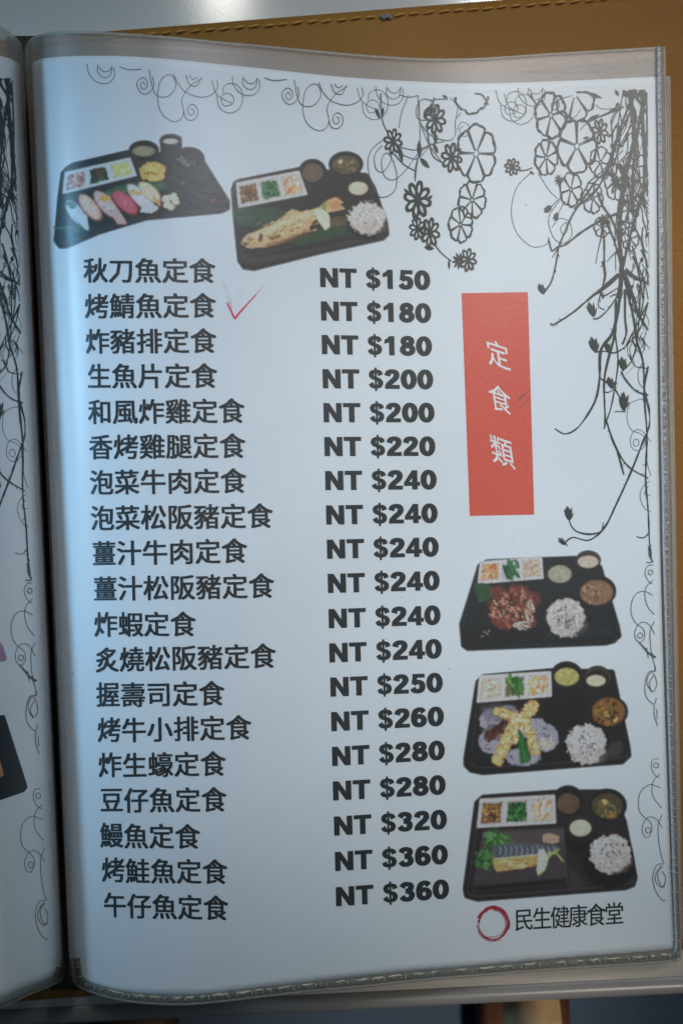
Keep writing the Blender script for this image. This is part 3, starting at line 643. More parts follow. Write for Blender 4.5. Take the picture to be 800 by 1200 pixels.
    st(ZB((300, 130), (270, 160), (240, 190)), 1.4, 1.0); bud(pr, *ZB((265, 165))[0], 140, 12, 5); st(ZB((320, 150), (300, 190), (287, 225)), 1.2, .8); bud(pr, *ZB((292, 195))[0], 108, 11, 4)
    st(ZB((640, 350), (660, 420), (680, 520), (690, 600)), 2.4, 2.0, 4); st(ZB((690, 330), (705, 430), (715, 540)), 1.2, 1.0); bud(pr, *ZB((685, 430))[0], -90, 6, 3)
    # zone C: the dense hanging mass at the corner
    st(ZC((630, 60), (640, 150), (650, 280), (625, 400), (600, 520), (590, 620)), 5.8, 5.0, 4); st(ZC((690, 60), (690, 200), (700, 400), (690, 600)), 6.0, 3.0, 6)
    st(ZC((660, 60), (600, 200), (545, 370), (480, 520), (370, 620)), 3.8, 3.0, 4); st(ZC((700, 80), (660, 300), (640, 500), (650, 640)), 4.0, 2.6, 5); st(ZC((705, 90), (712, 200), (708, 360), (712, 560)), 3.0, 2.0, 3)
    st(ZC((640, 60), (670, 110), (710, 170)), 4.0, 2.0); st(ZC((600, 140), (540, 165), (480, 190), (430, 215), (400, 245)), 2.6, 1.4, 3); st(ZC((640, 150), (560, 320), (520, 420), (430, 500)), 2.6, 1.6, 4)
    st(ZC((600, 60), (585, 150), (570, 260), (560, 330)), 2.0, 1.4, 3); st(ZC((575, 120), (590, 240), (560, 400), (520, 480)), 1.6, 1.6, 3)
    for q in (((600, 60), (625, 75), (710, 70), (712, 95), (600, 92)), ((670, 60), (712, 75), (712, 130), (690, 140))): pr.poly(ZC(*q))
    rr = random.Random(5)
    for i in range(62):
        x = rr.uniform(722, 758); y = rr.uniform(106, 270); pts = [(x, y)]; a0 = math.pi/2 + rr.uniform(-.8, .8)
        for _ in range(rr.randint(3, 6)):
            a0 += rr.uniform(-.5, .5); x += 9*math.cos(a0); y += 11*math.sin(a0); x = max(715+ (y-110)*.03, min(x, 760)); pts.append((x, y))
        pr.stroke(pts, rr.uniform(.7, 2.2), rr.uniform(.4, 1.1), wob=.3)
        if rr.random() < .4: leafp(pr, x, y, rr.uniform(-5, 5), rr.uniform(3, 8), 1.8)
    for i in range(30):
        x = rr.uniform(738, 757); y = rr.uniform(290, 420); pts = [(x, y), (x+rr.uniform(-5, 5), y+10), (x+rr.uniform(-8, 8), y+22)]; pr.stroke(pts, rr.uniform(.6, 1.5), .4)
    return pr
def flower_strokes():
    pr = Print()
    for a in ((557.6, 179.7, 23, 34, 6, .55, 2.3), (552.8, 234, 16, 22, 7, .2, 1.9), (539.4, 263, 14, 21, 7, .5, 1.8), (645, 135, 18.5, 27, 6, .3, 2.3), (675.5, 171, 23, 32, 5, .3, 2.6), (639.5, 184.5, 13.5, 21, 7, .1, 2.0),
              (668.5, 222, 13, 20, 6, .3, 1.8), (694, 232, 12, 18, 6, .2, 1.6), (703, 190, 13, 18, 6, .7, 1.6), (721, 213, 13, 22, 6, .1, 1.5), (705, 266, 9.5, 12, 7, .4, 1.4), (736, 245, 12, 17, 6, .2, 1.4), (744, 195, 12, 18, 6, .5, 1.4), (738, 280, 10, 14, 6, .2, 1.3)):
        big_flower(pr, *a[:6], w=a[6])
    big_flower(pr, 552, 108.5, 20, 25, 6, .5, 2.3, ymin=112); big_flower(pr, 673, 110, 24, 32, 6, .3, 1.8, ymin=110)
    for a in ((460.4, 165.5, 10.5, 15), (509.9, 139.6, 12, 17.5), (529, 184.6, 12, 17.5), (489, 234, 15.5, 22), (489, 268, 9.5, 13), (503.8, 272.4, 11, 17.5), (537, 305.7, 7.5, 10), (548, 304.6, 10, 13.5), (600, 195.5, 9, 10), (702.5, 154, 9.5, 15), (654, 211, 5, 7), (721, 215, 7, 10), (707, 258, 7, 8)):
        dark_flower(pr, *a, n=8 if a[2] > 8 else 9)
    for q, w in ((((70, 130), (72, 180), (74, 230), (85, 290), (110, 340)), 1.5), (((140, 445), (190, 500), (250, 535)), 1.6), (((350, 150), (340, 200)), 1.6), (((350, 915), (375, 950), (400, 975), (440, 1005)), 1.4), (((350, 340), (355, 380), (340, 400)), 2.0), (((310, 300), (325, 400), (345, 460), (390, 492)), 1.5), (((560, 130), (600, 140), (630, 190)), 1.8), (((265, 460), (250, 530), (250, 590)), 1.2)):
        pr.stroke(ZF(*q), w, w*.8)
    for x, y, dx, dy, w in ((42, 205, 28, 60, 10), (85, 200, -8, 60, 8), (165, 400, 20, 90, 12), (270, 375, 5, 90, 13), (275, 465, 50, 55, 14), (350, 330, 12, 60, 12), (345, 390, 25, 55, 10), (318, 200, -25, 60, 12), (425, 995, 2, 55, 7), (295, 930, 55, 10, 14), (390, 140, 30, 15, 8), (248, 750, 8, 45, 5), (190, 625, 40, 40, 9), (340, 660, -30, 30, 9), (330, 180, 10, 60, 10)):
        a0 = ZF((x, y))[0]; leafp(pr, a0[0], a0[1], dx/4.444, dy/4.444, w/4.444)
    for x, y, dx, dy, w in ((440, 75, 60, 25, 9), (430, 205, 60, -30, 10), (560, 60, 20, 30, 8), (410, 290, 30, -10, 7), (160, 440, 22, 18, 6), (545, 430, 6, 45, 8), (530, 165, 30, -15, 7)):
        a0 = ZC((x, y))[0]; leafp(pr, a0[0], a0[1], dx/4, dy/4, w/4)
    pr.stroke(ZC((110, 438), (140, 438), (175, 425)), 1.8, 1.2); pr.stroke(ZC((165, 78), (180, 110), (195, 130)), 2, 1); pr.stroke(ZC((380, 70), (430, 75), (460, 100), (450, 150)), 1.6, 1.2)
    return pr
def ring(cx, cy, rx, ry=None, a0=0, a1=360, n=26): return [(cx+rx*math.cos(R(t)), cy+(ry or rx)*math.sin(R(t))) for t in np.linspace(a0, a1, n)]
def thin_strokes():
    pr = Print(); w = 0.85
    def st(p, k=w): pr.stroke(p, k, k*.9)
    U = [(((125, 60), (130, 90), (150, 115), (178, 125), (205, 118), (220, 95), (218, 68)),), (((163, 60), (162, 85), (180, 103), (205, 95), (213, 62)),), (((165, 66), (180, 82), (200, 80), (212, 63)),)]
    DASH = ((237, 62), (270, 70), (313, 65))
    B = [((340, 65), (348, 110), (360, 145), (380, 157), (410, 150), (432, 118), (425, 85), (405, 78), (380, 100), (370, 150), (375, 195), (395, 225), (430, 240), (455, 222), (460, 195), (453, 165), (465, 135), (490, 105), (525, 82)),
         ((352, 88), (356, 120), (340, 145), (318, 150), (300, 130), (300, 108), (318, 94), (333, 105), (333, 125), (320, 135), (310, 120), (320, 108), (326, 120)),
         ((425, 72), (440, 105), (470, 135), (520, 148), (560, 135), (578, 110), (575, 85)), ((460, 200), (468, 225), (490, 230), (508, 212), (506, 185), (488, 175), (474, 190), (480, 212), (494, 210), (494, 192), (484, 190)),
         ((468, 75), (480, 105), (505, 110), (520, 80)), ((480, 75), (492, 88), (508, 80)), ((558, 88), (572, 130), (600, 150), (632, 160), (630, 135), (608, 128), (590, 145), (600, 172), (630, 165)), ((575, 140), (585, 180), (620, 196), (655, 175), (665, 130), (650, 100), (625, 92), (600, 105), (597, 130))]
    for k, (dx, dy) in enumerate(((0, 0), (170, 11.5), (338, 20.5), (504, 21.5))):
        tr = lambda q: [(x+dx, y+dy+ (x-60-120)*(0.07 if k < 1 else (0.03 if k == 1 else -0.01))) for x, y in ZS(*q)]
        for (q,) in U: st(tr([(a0 + (0 if k else 0), b0) for a0, b0 in q]))
        if k < 2: st(tr(DASH), 1.0)
        if k < 2:
            for q in B: st(tr(q))
        if k == 2:
            for q in B[-2:]: st([(x+4, y) for x, y in tr(q)])
    for q in (((558, 88), (572, 130), (600, 150), (632, 160), (630, 135), (608, 128), (590, 145), (600, 172), (630, 165)), ((575, 140), (585, 180), (620, 196), (655, 175), (665, 130), (650, 100), (625, 92), (600, 105), (597, 130))):
        st([(x+332, y+16) for x, y in ZS(*q)])
    for q in (((215, 140), (180, 230), (165, 310)), ((165, 137), (215, 150), (265, 142)), ((265, 140), (270, 240), (290, 320), (330, 410), (390, 490)), ((270, 170), (275, 380), (260, 500), (250, 590)),
              ((90, 365), (20, 430), (5, 520), (40, 640), (80, 672), (140, 640), (155, 560), (130, 470), (100, 440), (75, 480), (90, 560), (140, 580), (200, 530), (260, 450), (330, 400), (400, 380)),
              ((80, 400), (40, 450), (45, 520), (80, 540), (120, 490), (130, 440)), ((170, 410), (260, 425), (340, 390)), ((180, 450), (260, 470), (330, 400)), ((420, 160), (370, 160), (330, 165), (290, 160), (258, 200), (265, 260), (320, 265), (360, 215), (330, 165)),
              ((490, 230), (460, 270), (460, 340), (430, 375), (370, 365), (320, 340), (280, 290)), ((470, 320), (490, 280), (530, 300), (520, 350), (490, 350), (480, 320), (500, 300)), ((430, 150), (470, 200), (460, 270))):
        st(ZF(*q), 0.95)
    for q in (((165, 10), (100, 80), (75, 190), (100, 290), (170, 355), (240, 345), (250, 310)), ((200, 10), (250, 90), (290, 130)), ((300, 140), (250, 220), (270, 310), (320, 340), (358, 300), (345, 240), (300, 225), (265, 265)), ((330, 240), (305, 270), (320, 300), (340, 270), (330, 240))): st(ZB(*q), 1.0)
    for q in (((470, 130), (500, 150), (560, 145), (590, 125)), ((320, 195), (370, 190), (400, 150)), ((270, 140), (290, 110), (300, 140), (275, 155), (262, 130), (285, 100))): st(ZC(*q), .9)
    return pr
def margin_strokes():
    pr = Print(); w = 0.8
    def st(p, k=w): pr.stroke(p, k, k)
    for q in (((530, 560), (490, 562), (455, 585), (448, 640), (465, 680), (500, 695), (520, 720), (505, 755), (475, 758), (460, 730), (470, 690), (500, 680), (540, 725)), ((520, 720), (525, 800), (540, 860)), ((535, 880), (510, 900), (498, 940), (515, 985), (540, 1000)), ((530, 900), (515, 930), (540, 935))): st(ZA(*q))
    st(ring(744.8, 518.8, 3.4, 4.2))
    st(ring(748, 345, 8, 22, 60, 260)); st(ring(752, 380, 7, 20, 100, 240)); st(ring(754, 440, 7, 14, 80, 280))
    pr.stroke(ZM((325, 0), (330, 60), (350, 100)), 1.8, 2.0); pr.stroke(ZM((352, 98), (335, 106), (308, 102)), 1.6, 1.0)
    for q in (((355, 120), (320, 125), (300, 170), (320, 220), (350, 242)), ((350, 312), (300, 290), (250, 300), (215, 360), (215, 440), (245, 495), (290, 530), (298, 580), (275, 615), (245, 600), (235, 560), (250, 510), (290, 485), (330, 505), (362, 562)),
              ((352, 215), (310, 260), (300, 320), (320, 390), (360, 437)), ((360, 480), (335, 540), (335, 620), (345, 700), (365, 770), (365, 800)), ((362, 800), (330, 800), (305, 850), (300, 930), (320, 980), (360, 1010), (374, 970)),
              ((355, 830), (330, 870), (335, 910), (355, 930), (374, 890), (368, 840), (350, 810)), ((355, 800), (325, 820), (314, 880), (345, 932)), ((360, 1010), (360, 1080), (382, 1150)), ((376, 1040), (379, 1105))): st(ZM(*q))
    st(ring(761.6, 670.6, 2.6, 3.0)); st(ring(749.6, 744.6, 2.9, 3.1))
    pr.stroke(ZM((262, 613), (300, 655), (320, 680), (368, 712)), 1.4, 2.6); pr.stroke(ZM((310, 650), (322, 718)), 1.6, .8); pr.stroke(ZM((345, 680), (350, 712)), 1.6, .8); pr.stroke(ZM((366, 770), (365, 802)), 1.6, 1.6)
    for q in (((305, 125), (275, 130), (268, 165), (285, 205), (312, 220)), ((312, 200), (277, 240), (275, 310), (320, 373)), ((314, 270), (260, 255), (215, 290), (203, 350), (215, 400), (260, 440), (272, 480), (250, 521), (225, 500), (225, 460), (250, 420), (290, 425), (324, 473)),
              ((322, 405), (303, 460), (305, 540), (320, 620), (333, 648)), ((333, 652), (295, 660), (275, 720), (290, 790), (325, 835), (341, 834)), ((325, 665), (300, 700), (310, 750), (330, 770), (339, 720), (322, 690)), ((318, 662), (292, 700), (290, 740), (320, 773), (334, 755))): st(ZN(*q))
    st(ring(768.2, 896.8, 2.9, 3.0)); st(ring(758.8, 973, 2.9, 3.2))
    return pr
twig_strokes().build('printed_twigs', M['vine_ink'], sheet, xmax=XMAX)
flower_strokes().build('printed_flowers', M['vine_ink'], sheet, xmax=XMAX)
thin_strokes().build('printed_scrolls', M['thin_ink'], sheet, xmax=XMAX)
margin_strokes().build('margin_scrolls', M['thin_ink'], sheet, xmax=lambda y: XMAX(y)+8)
random.seed(3)
twig_strokes().build('printed_twigs', M['vine_ink'], lsheet, zL, left=True, xmax=XMAX)
margin_strokes().build('margin_scrolls', M['thin_ink'], lsheet, zL, left=True, xmax=lambda y: XMAX(y)+8)
def plain(name, pts, material, layer=1):
    q = np.array(pts, float); q = np.vstack([q[i] + (q[(i+1) % len(q)]-q[i])*t for i in range(len(q)) for t in np.linspace(0, 1, max(1, int(np.hypot(*(q[(i+1) % len(q)]-q[i]))/3)), endpoint=False)[:, None]]); c = q.mean(0)
    rings = [c + (q-c)*f for f in np.linspace(0.01, 1, 36)]; V = np.vstack(rings); n = len(q)
    F = [(r*n+i, r*n+(i+1) % n, (r+1)*n+(i+1) % n, (r+1)*n+i) for r in range(35) for i in range(n)]
    P = W(V[:, 0], V[:, 1], zL(V[:, 0], V[:, 1])+0.00007+layer*0.00001)
    a0 = sum(q[i][0]*q[(i+1) % n][1]-q[(i+1) % n][0]*q[i][1] for i in range(n))
    return build(name, P, F if a0 < 0 else [f[::-1] for f in F], material, lsheet)
plain('food_photo', [(-130, 838), (-60, 836), (0, 838), (6, 838), (7, 841), (32, 919), (32.5, 923), (29, 928), (0, 938), (-60, 948), (-140, 955)], M['ink'], 1)
plain('food', [(-40, 880), (-8, 878), (1, 893), (5, 908), (-3, 913), (-30, 915)], M['orange_ink'], 3)
plain('printed_patch', [(-30, 752), (0, 753), (3, 755), (9, 772), (6, 775), (-30, 779)], M['pink'], 1)

# ------------------------------------------------------------------ printed food photographs (flat print: colour per vertex on a fine grid)
fm = M['photo'] = bpy.data.materials.new('printed_photo_ink'); fm.use_nodes = True; nt = fm.node_tree; pb = nt.nodes['Principled BSDF']; pb.inputs['Roughness'].default_value = 0.55
at = nt.nodes.new('ShaderNodeAttribute'); at.attribute_name = 'ink'
nn_ = nt.nodes.new('ShaderNodeTexNoise'); nn_.inputs['Scale'].default_value = 2600; tc_ = nt.nodes.new('ShaderNodeTexCoord'); nt.links.new(tc_.outputs['Object'], nn_.inputs['Vector'])
mp_ = nt.nodes.new('ShaderNodeMapRange'); mp_.inputs['To Min'].default_value = 0.9; mp_.inputs['To Max'].default_value = 1.1; nt.links.new(nn_.outputs['Fac'], mp_.inputs['Value'])
vm_ = nt.nodes.new('ShaderNodeVectorMath'); vm_.operation = 'SCALE'; nt.links.new(at.outputs['Color'], vm_.inputs[0]); nt.links.new(mp_.outputs[0], vm_.inputs['Scale'])
nt.links.new(vm_.outputs[0], pb.inputs['Base Color']); nt.links.new(at.outputs['Alpha'], pb.inputs['Alpha'])

class Paint:
    K = 1.7
    def __init__(s, x0, y0, x1, y1, paper, z):
        s.x0, s.y0 = x0, y0; s.w = int((x1-x0)*s.K); s.h = int((y1-y0)*s.K); s.paper = lin(paper); s.z = z     # z: (ox, oy, k) of the drawing units
        u, v = np.meshgrid(np.arange(s.w), np.arange(s.h)); s.X = x0+u/s.K; s.Y = y0+v/s.K
        s.C = np.ones((s.h, s.w, 3))*s.paper; s.A = np.zeros((s.h, s.w)); s.rng = np.random.default_rng(int(x0*7+y0))
        s.N = s.fbm(7); s.N2 = s.fbm(3)
    def fbm(s, cell):
        out = np.zeros((s.h, s.w)); amp = 1; tot = 0; c = cell*s.K
        while c > 1.2:
            gh, gw = int(s.h/c)+3, int(s.w/c)+3; g = s.rng.uniform(-1, 1, (gh, gw)); y = np.arange(s.h)/c; x = np.arange(s.w)/c
            yi, xi = y.astype(int), x.astype(int); fy = (y-yi)[:, None]; fx = (x-xi)[None]; fy = fy*fy*(3-2*fy); fx = fx*fx*(3-2*fx)
            out += amp*((g[yi][:, xi]*(1-fx)+g[yi][:, xi+1]*fx)*(1-fy) + (g[yi+1][:, xi]*(1-fx)+g[yi+1][:, xi+1]*fx)*fy); tot += amp; amp *= .6; c /= 2
        return out/tot
    def t(s, x, y): return s.z[0]+x/s.z[2], s.z[1]+y/s.z[2]
    def box(s, x0, y0, x1, y1, pad=16):
        a = max(0, int((x0-pad-s.x0)*s.K)); b = min(s.w, int((x1+pad-s.x0)*s.K)+1); c = max(0, int((y0-pad-s.y0)*s.K)); d = min(s.h, int((y1+pad-s.y0)*s.K)+1)
        return slice(c, max(c, d)), slice(a, max(a, b))
    def blend(s, sl, m, col, var=0.0, alpha=True, tex=None):
        if m.size == 0: return
        c = lin(col)*np.ones((*m.shape, 3))
        if var: c = c*(1+var*(s.N[sl] if tex is None else tex[sl]))[..., None]
        m = m[..., None]; s.C[sl] = s.C[sl]*(1-m)+c*m
        if alpha: s.A[sl] = np.maximum(s.A[sl], m[..., 0])
    def ell(s, cx, cy, rx, ry, col, rot=0, op=1.0, soft=0.7, var=0.0, rough=0.0, alpha=True):
        cx, cy = s.t(cx, cy); rx /= s.z[2]; ry /= s.z[2]; r = max(rx, ry); sl = s.box(cx-r, cy-r, cx+r, cy+r)
        dx, dy = s.X[sl]-cx, s.Y[sl]-cy; ca, sa = math.cos(R(rot)), math.sin(R(rot)); u = (dx*ca+dy*sa)/rx; v = (-dx*sa+dy*ca)/ry
        q = np.hypot(u, v); d = (q-1)*min(rx, ry)
        if rough: d = d + rough*s.N2[sl]
        s.blend(sl, np.clip(0.5-d/soft, 0, 1)*op, col, var, alpha)
    def poly(s, pts, col, r=0, op=1.0, soft=0.7, var=0.0, rough=0.0, alpha=True, tex=None):
        P_ = np.array([s.t(*p) for p in pts]); r /= s.z[2]; sl = s.box(P_[:, 0].min()-r, P_[:, 1].min()-r, P_[:, 0].max()+r, P_[:, 1].max()+r); x, y = s.X[sl], s.Y[sl]
        d2 = np.full(x.shape, 1e9); ins = np.zeros(x.shape, bool); n = len(P_)
        for i in range(n):
            a0, b0 = P_[i], P_[(i+1) % n]; e = b0-a0; wx, wy = x-a0[0], y-a0[1]; t = np.clip((wx*e[0]+wy*e[1])/(e@e+1e-9), 0, 1); d2 = np.minimum(d2, (wx-e[0]*t)**2+(wy-e[1]*t)**2)
            c = (a0[1] > y) != (b0[1] > y); ins ^= c & (x < (b0[0]-a0[0])*(y-a0[1])/((b0[1]-a0[1]) or 1e-9)+a0[0])
        d = np.sqrt(d2)*np.where(ins, -1, 1)-r
        if rough: d = d+rough*s.N2[sl]
        s.blend(sl, np.clip(0.5-d/soft, 0, 1)*op, col, var, alpha, tex)
    def line(s, pts, col, w, op=1.0, soft=0.7, var=0.0, alpha=True, rough=0.0):
        P_ = smooth([s.t(*p) for p in pts], 2.5); w = w/s.z[2]/2; sl = s.box(P_[:, 0].min()-w, P_[:, 1].min()-w, P_[:, 0].max()+w, P_[:, 1].max()+w); x, y = s.X[sl], s.Y[sl]; d2 = np.full(x.shape, 1e9)
        for i in range(len(P_)-1):
            e = P_[i+1]-P_[i]; wx, wy = x-P_[i][0], y-P_[i][1]; t = np.clip((wx*e[0]+wy*e[1])/(e@e+1e-9), 0, 1); d2 = np.minimum(d2, (wx-e[0]*t)**2+(wy-e[1]*t)**2)
        d = np.sqrt(d2)-w
        if rough: d = d+rough*s.N2[sl]
        s.blend(sl, np.clip(0.5-d/soft, 0, 1)*op, col, var, alpha)
    def bits(s, n, inside, cols, L, w, ang=None, jit=25, curl=0.25):
        """scatter n little strands; inside(u, v) -> point; drawing units"""
        for _ in range(n):
            x, y = inside(s.rng.uniform(), s.rng.uniform()); a0 = R(s.rng.uniform(0, 360)) if ang is None else R(ang+s.rng.uniform(-jit, jit)); l = L*s.rng.uniform(.5, 1.2)
            c = np.array(cols[s.rng.integers(len(cols))])*s.rng.uniform(.82, 1.12); mx, my = x-l*curl*math.sin(a0)*s.rng.uniform(-1, 1), y+l*curl*math.cos(a0)*s.rng.uniform(-1, 1)
            s.line([(x-l/2*math.cos(a0), y-l/2*math.sin(a0)), (mx, my), (x+l/2*math.cos(a0), y+l/2*math.sin(a0))], np.clip(c, 0, 255), w*s.rng.uniform(.7, 1.2), alpha=False, soft=.9)
    def in_ell(s, cx, cy, rx, ry):
        return lambda a, b: (cx+rx*math.sqrt(a)*math.cos(2*math.pi*b), cy+ry*math.sqrt(a)*math.sin(2*math.pi*b))
    def in_quad(s, p0, p1, p2, p3, m=.1):
        def f(a, b):
            a = m+a*(1-2*m); b = m+b*(1-2*m); return tuple((1-b)*((1-a)*p0[i]+a*p1[i])+b*((1-a)*p3[i]+a*p2[i]) for i in (0, 1))
        return f
    def rice(s, cx, cy, rx, ry, base, sesame=26):
        b_ = np.array(base)
        s.ell(cx, cy, rx, ry, b_*.93, rough=4.6, var=.16); s.ell(cx+rx*.22, cy+ry*.42, rx*.72, ry*.52, b_*.70, op=.55, soft=9, alpha=False, rough=3); s.ell(cx-rx*.2, cy-ry*.25, rx*.5, ry*.42, np.minimum(b_*1.06, 255), op=.6, soft=7, alpha=False, rough=2)
        s.bits(150, s.in_ell(cx, cy, rx*.92, ry*.92), [b_*.97, np.minimum(b_*1.08, 255), b_*.78, b_*.88], 10, 3.6)
        s.bits(26, s.in_ell(cx, cy-ry*.2, rx*.9, ry*.85), [np.minimum(np.array(base)*1.18, 255)], 9, 4.2)
        s.bits(sesame, s.in_ell(cx, cy, rx*.5, ry*.6), [(45, 45, 45)], 4, 3.2)
    def bowl(s, cx, cy, rx, ry, rim=(52, 52, 52), soup=None, srx=None, sry=None, dy=4, dark=(26, 28, 30)):
        s.ell(cx, cy, rx, ry, dark, var=.2); s.ell(cx, cy, rx, ry, rim, op=.5, alpha=False); s.ell(cx, cy+1, rx-4, ry-3, dark, alpha=False, var=.3)
        if soup is not None: s.ell(cx, cy+dy, srx, sry, soup, soft=1.6, var=.22, alpha=False); s.ell(cx-srx*.2, cy+dy-sry*.2, srx*.55, sry*.45, np.minimum(np.array(soup)*1.13, 255), soft=4, op=.5, alpha=False)
    def side(s, q, fills, wall=(196, 188, 190)):
        """white tray with three compartments; q = 4 corners clockwise from top left"""
        s.poly(q, wall, r=2, var=.06)
        lerp = lambda a, b, t: (a[0]+(b[0]-a[0])*t, a[1]+(b[1]-a[1])*t)
        for k, (cols, n, L, w, base, ang) in enumerate(fills):
            a, b = k/3+.022, (k+1)/3-.022; T0_, T1_, B0_, B1_ = lerp(q[0], q[1], a), lerp(q[0], q[1], b), lerp(q[3], q[2], a), lerp(q[3], q[2], b)
            c4 = [lerp(T0_, B0_, .09), lerp(T1_, B1_, .09), lerp(T1_, B1_, .92), lerp(T0_, B0_, .92)]
            s.poly(c4, np.array(wall)*.86, alpha=False, r=1); s.poly([lerp(c4[0], c4[2], .1), lerp(c4[1], c4[3], .1), lerp(c4[2], c4[0], .07), lerp(c4[3], c4[1], .07)], base, r=2, alpha=False, var=.45, rough=2.0, soft=1.2)
            s.bits(n, s.in_quad(*c4, m=.17), cols, L, w, ang)
    def finish(s, name, label=None, lift=0.00012, raw=None):
        # de-light: the print's own colour = seen colour / how brightly the sheet is seen there
        g1 = np.exp(-np.arange(-4, 5)**2/(2*(0.72*s.K)**2)); g1 /= g1.sum()
        def blur(a):
            for ax in (0, 1): a = sum(w*np.roll(a, k-4, ax) for k, w in enumerate(g1))
            return a
        for c in range(3): s.C[..., c] = blur(s.C[..., c])
        s.A = np.clip(blur(s.A)*1.25-0.12, 0, 1)
        A0 = s.A.copy()
        # small-scale relief of the food, darker hollows between pieces
        e1 = s.fbm(2.6); e2 = s.fbm(5.5); rel = (e1-np.roll(np.roll(e1, 1, 0), 1, 1))*0.30 + (e2-np.roll(np.roll(e2, 2, 0), 2, 1))*0.35
        w_ = np.clip((s.C.max(-1)-lin(75))/0.12, 0, 1)*s.A; s.C = s.C*(1+np.clip(rel, -.5, .5)*w_)[..., None]
        bl = s.C.mean(-1)
        for _ in range(3): bl = blur(blur(bl))
        occ = np.clip((bl-s.C.mean(-1))*1.6, 0, .22)*w_; s.C = s.C*(1-occ)[..., None]
        lum = s.C.mean(-1, keepdims=True); s.C = lum + (s.C-lum)*0.92          # a muted, slightly faded print
        s.C = s.C*(1 + 0.10*s.N2[..., None] + 0.07*s.rng.normal(size=(s.h, s.w, 1)))*0.92
        if raw is not None: s.C = np.ones_like(s.C)*s.paper*np.array(raw)
        seen = s.C/s.paper; seen = seen/(1+0.22*np.clip(seen, 0, 1.6)**3)
        albedo = np.clip(seen*np.array(PAPER)*0.985 - 0.012*(1-np.clip(seen, 0, 1)), 0.010, 0.8)
        z = zR(s.X, s.Y)+lift; P_ = W(s.X, s.Y, z).reshape(-1, 3); F_ = grid_faces(s.w, s.h); A = s.A.ravel()
        F_ = F_[(A[F_].max(1) > 0.01)]; used = np.unique(F_); rm = np.full(len(P_), -1); rm[used] = np.arange(len(used))
        o = build(name, P_[used], rm[F_], M['photo'], sheet, label=label)
        ca_ = o.data.color_attributes.new('ink', 'FLOAT_COLOR', 'POINT'); ca_.data.foreach_set('color', np.concatenate([albedo.reshape(-1, 3)[used], A[used][:, None]], 1).astype(np.float32).ravel())
        return o

SEAWEED = [(40, 62, 44), (55, 84, 55), (30, 44, 36), (72, 100, 70)]; GREEN = [(34, 70, 40), (48, 92, 52), (26, 52, 34)]
BURDOCK = [(120, 88, 48), (88, 60, 38), (150, 116, 70), (52, 42, 36)]; SALAD = [(200, 172, 150), (222, 120, 70), (205, 190, 172), (185, 130, 100), (226, 140, 92)]
# 1: sushi
p = Paint(60, 152, 273, 295, (147, 162, 176), (40, 130, 3.2))
p.ell(580, 178, 60, 44, (28, 34, 36)); p.ell(513, 108, 42, 23, (32, 36, 38)); p.poly([(473, 108), (553, 108), (550, 160), (478, 160)], (30, 34, 36), r=3)
p.poly([(112, 236), (128, 218), (150, 205), (352, 158), (620, 178), (722, 340), (722, 362), (700, 372), (420, 398), (240, 452), (125, 502), (100, 504), (86, 485), (90, 440), (100, 330)], (34, 40, 43), r=13, var=.18)
p.poly([(92, 420), (100, 330), (120, 330), (110, 470), (240, 430), (230, 452), (120, 505), (90, 500)], (34, 56, 66), op=.55, soft=6, alpha=False)
p.bowl(412, 147, 57, 38, (60, 62, 58), (112, 112, 92), 42, 19, 4); p.ell(513, 108, 42, 22, (64, 66, 62), op=.6, alpha=False); p.ell(513, 109, 36, 18, (24, 28, 28), alpha=False); p.ell(512, 114, 27, 9, (168, 170, 158), alpha=False)
p.ell(582, 176, 56, 38, (24, 32, 32), alpha=False, var=.3); p.bits(22, p.in_ell(575, 188, 36, 20), [(58, 78, 66), (84, 100, 90), (44, 56, 50)], 14, 5)
p.side([(119, 232), (359, 178), (382, 241), (110, 308)], [([(150, 96, 86), (190, 160, 150), (110, 60, 52), (170, 130, 110)], 46, 15, 6, (120, 84, 78), None), ([(44, 66, 50), (28, 44, 38), (62, 84, 62), (84, 44, 44)], 50, 16, 5, (34, 50, 42), None), ([(205, 190, 110), (222, 206, 130), (180, 160, 84)], 60, 13, 4.5, (198, 182, 105), None)], (190, 192, 196))
p.poly([(400, 222), (420, 200), (458, 198), (488, 212), (484, 248), (452, 262), (410, 252)], (214, 150, 74), r=4, rough=3, var=.2, alpha=False); p.bits(30, p.in_ell(442, 230, 36, 26), [(232, 172, 92), (180, 104, 48), (222, 160, 90)], 18, 5); p.line([(412, 236), (436, 230), (458, 240)], (110, 58, 30), 5, alpha=False)
p.poly([(250, 312), (300, 284), (400, 268), (495, 262), (500, 290), (420, 312), (300, 330)], (46, 78, 62), alpha=False, rough=2, var=.3); p.poly([(70, 436), (130, 428), (190, 412), (196, 450), (130, 462), (80, 440)], (38, 72, 66), rough=1.5, op=.85, var=.3); 
for a0, b0 in (((270, 312), (480, 276)), ((82, 440), (180, 434))): p.line([a0, b0], (80, 118, 96), 1.6, alpha=False)
def nigiri(cx, cy, L, w, rot, col, stripes=0, scol=(235, 190, 180)):
    p.ell(cx, cy, L, w, np.array(col)*.62, rot, alpha=False, soft=2); p.ell(cx-2, cy-3, L*.95, w*.9, col, rot, alpha=False, var=.14, soft=1.4); p.ell(cx-4, cy-7, L*.6, w*.35, np.minimum(np.array(col)*1.18, 255), rot, alpha=False, op=.6, soft=4)
    for k in range(stripes):
        t = (k+1)/(stripes+1)*2-1; x = cx+L*.85*t*math.cos(R(rot)); y = cy+L*.85*t*math.sin(R(rot)); h = w*.75*math.sqrt(1-t*t*.8); a0 = R(rot+62); p.line([(x-h*math.cos(a0), y-h*math.sin(a0)), (x+h*math.cos(a0), y+h*math.sin(a0))], scol, 3, alpha=False, op=.8)
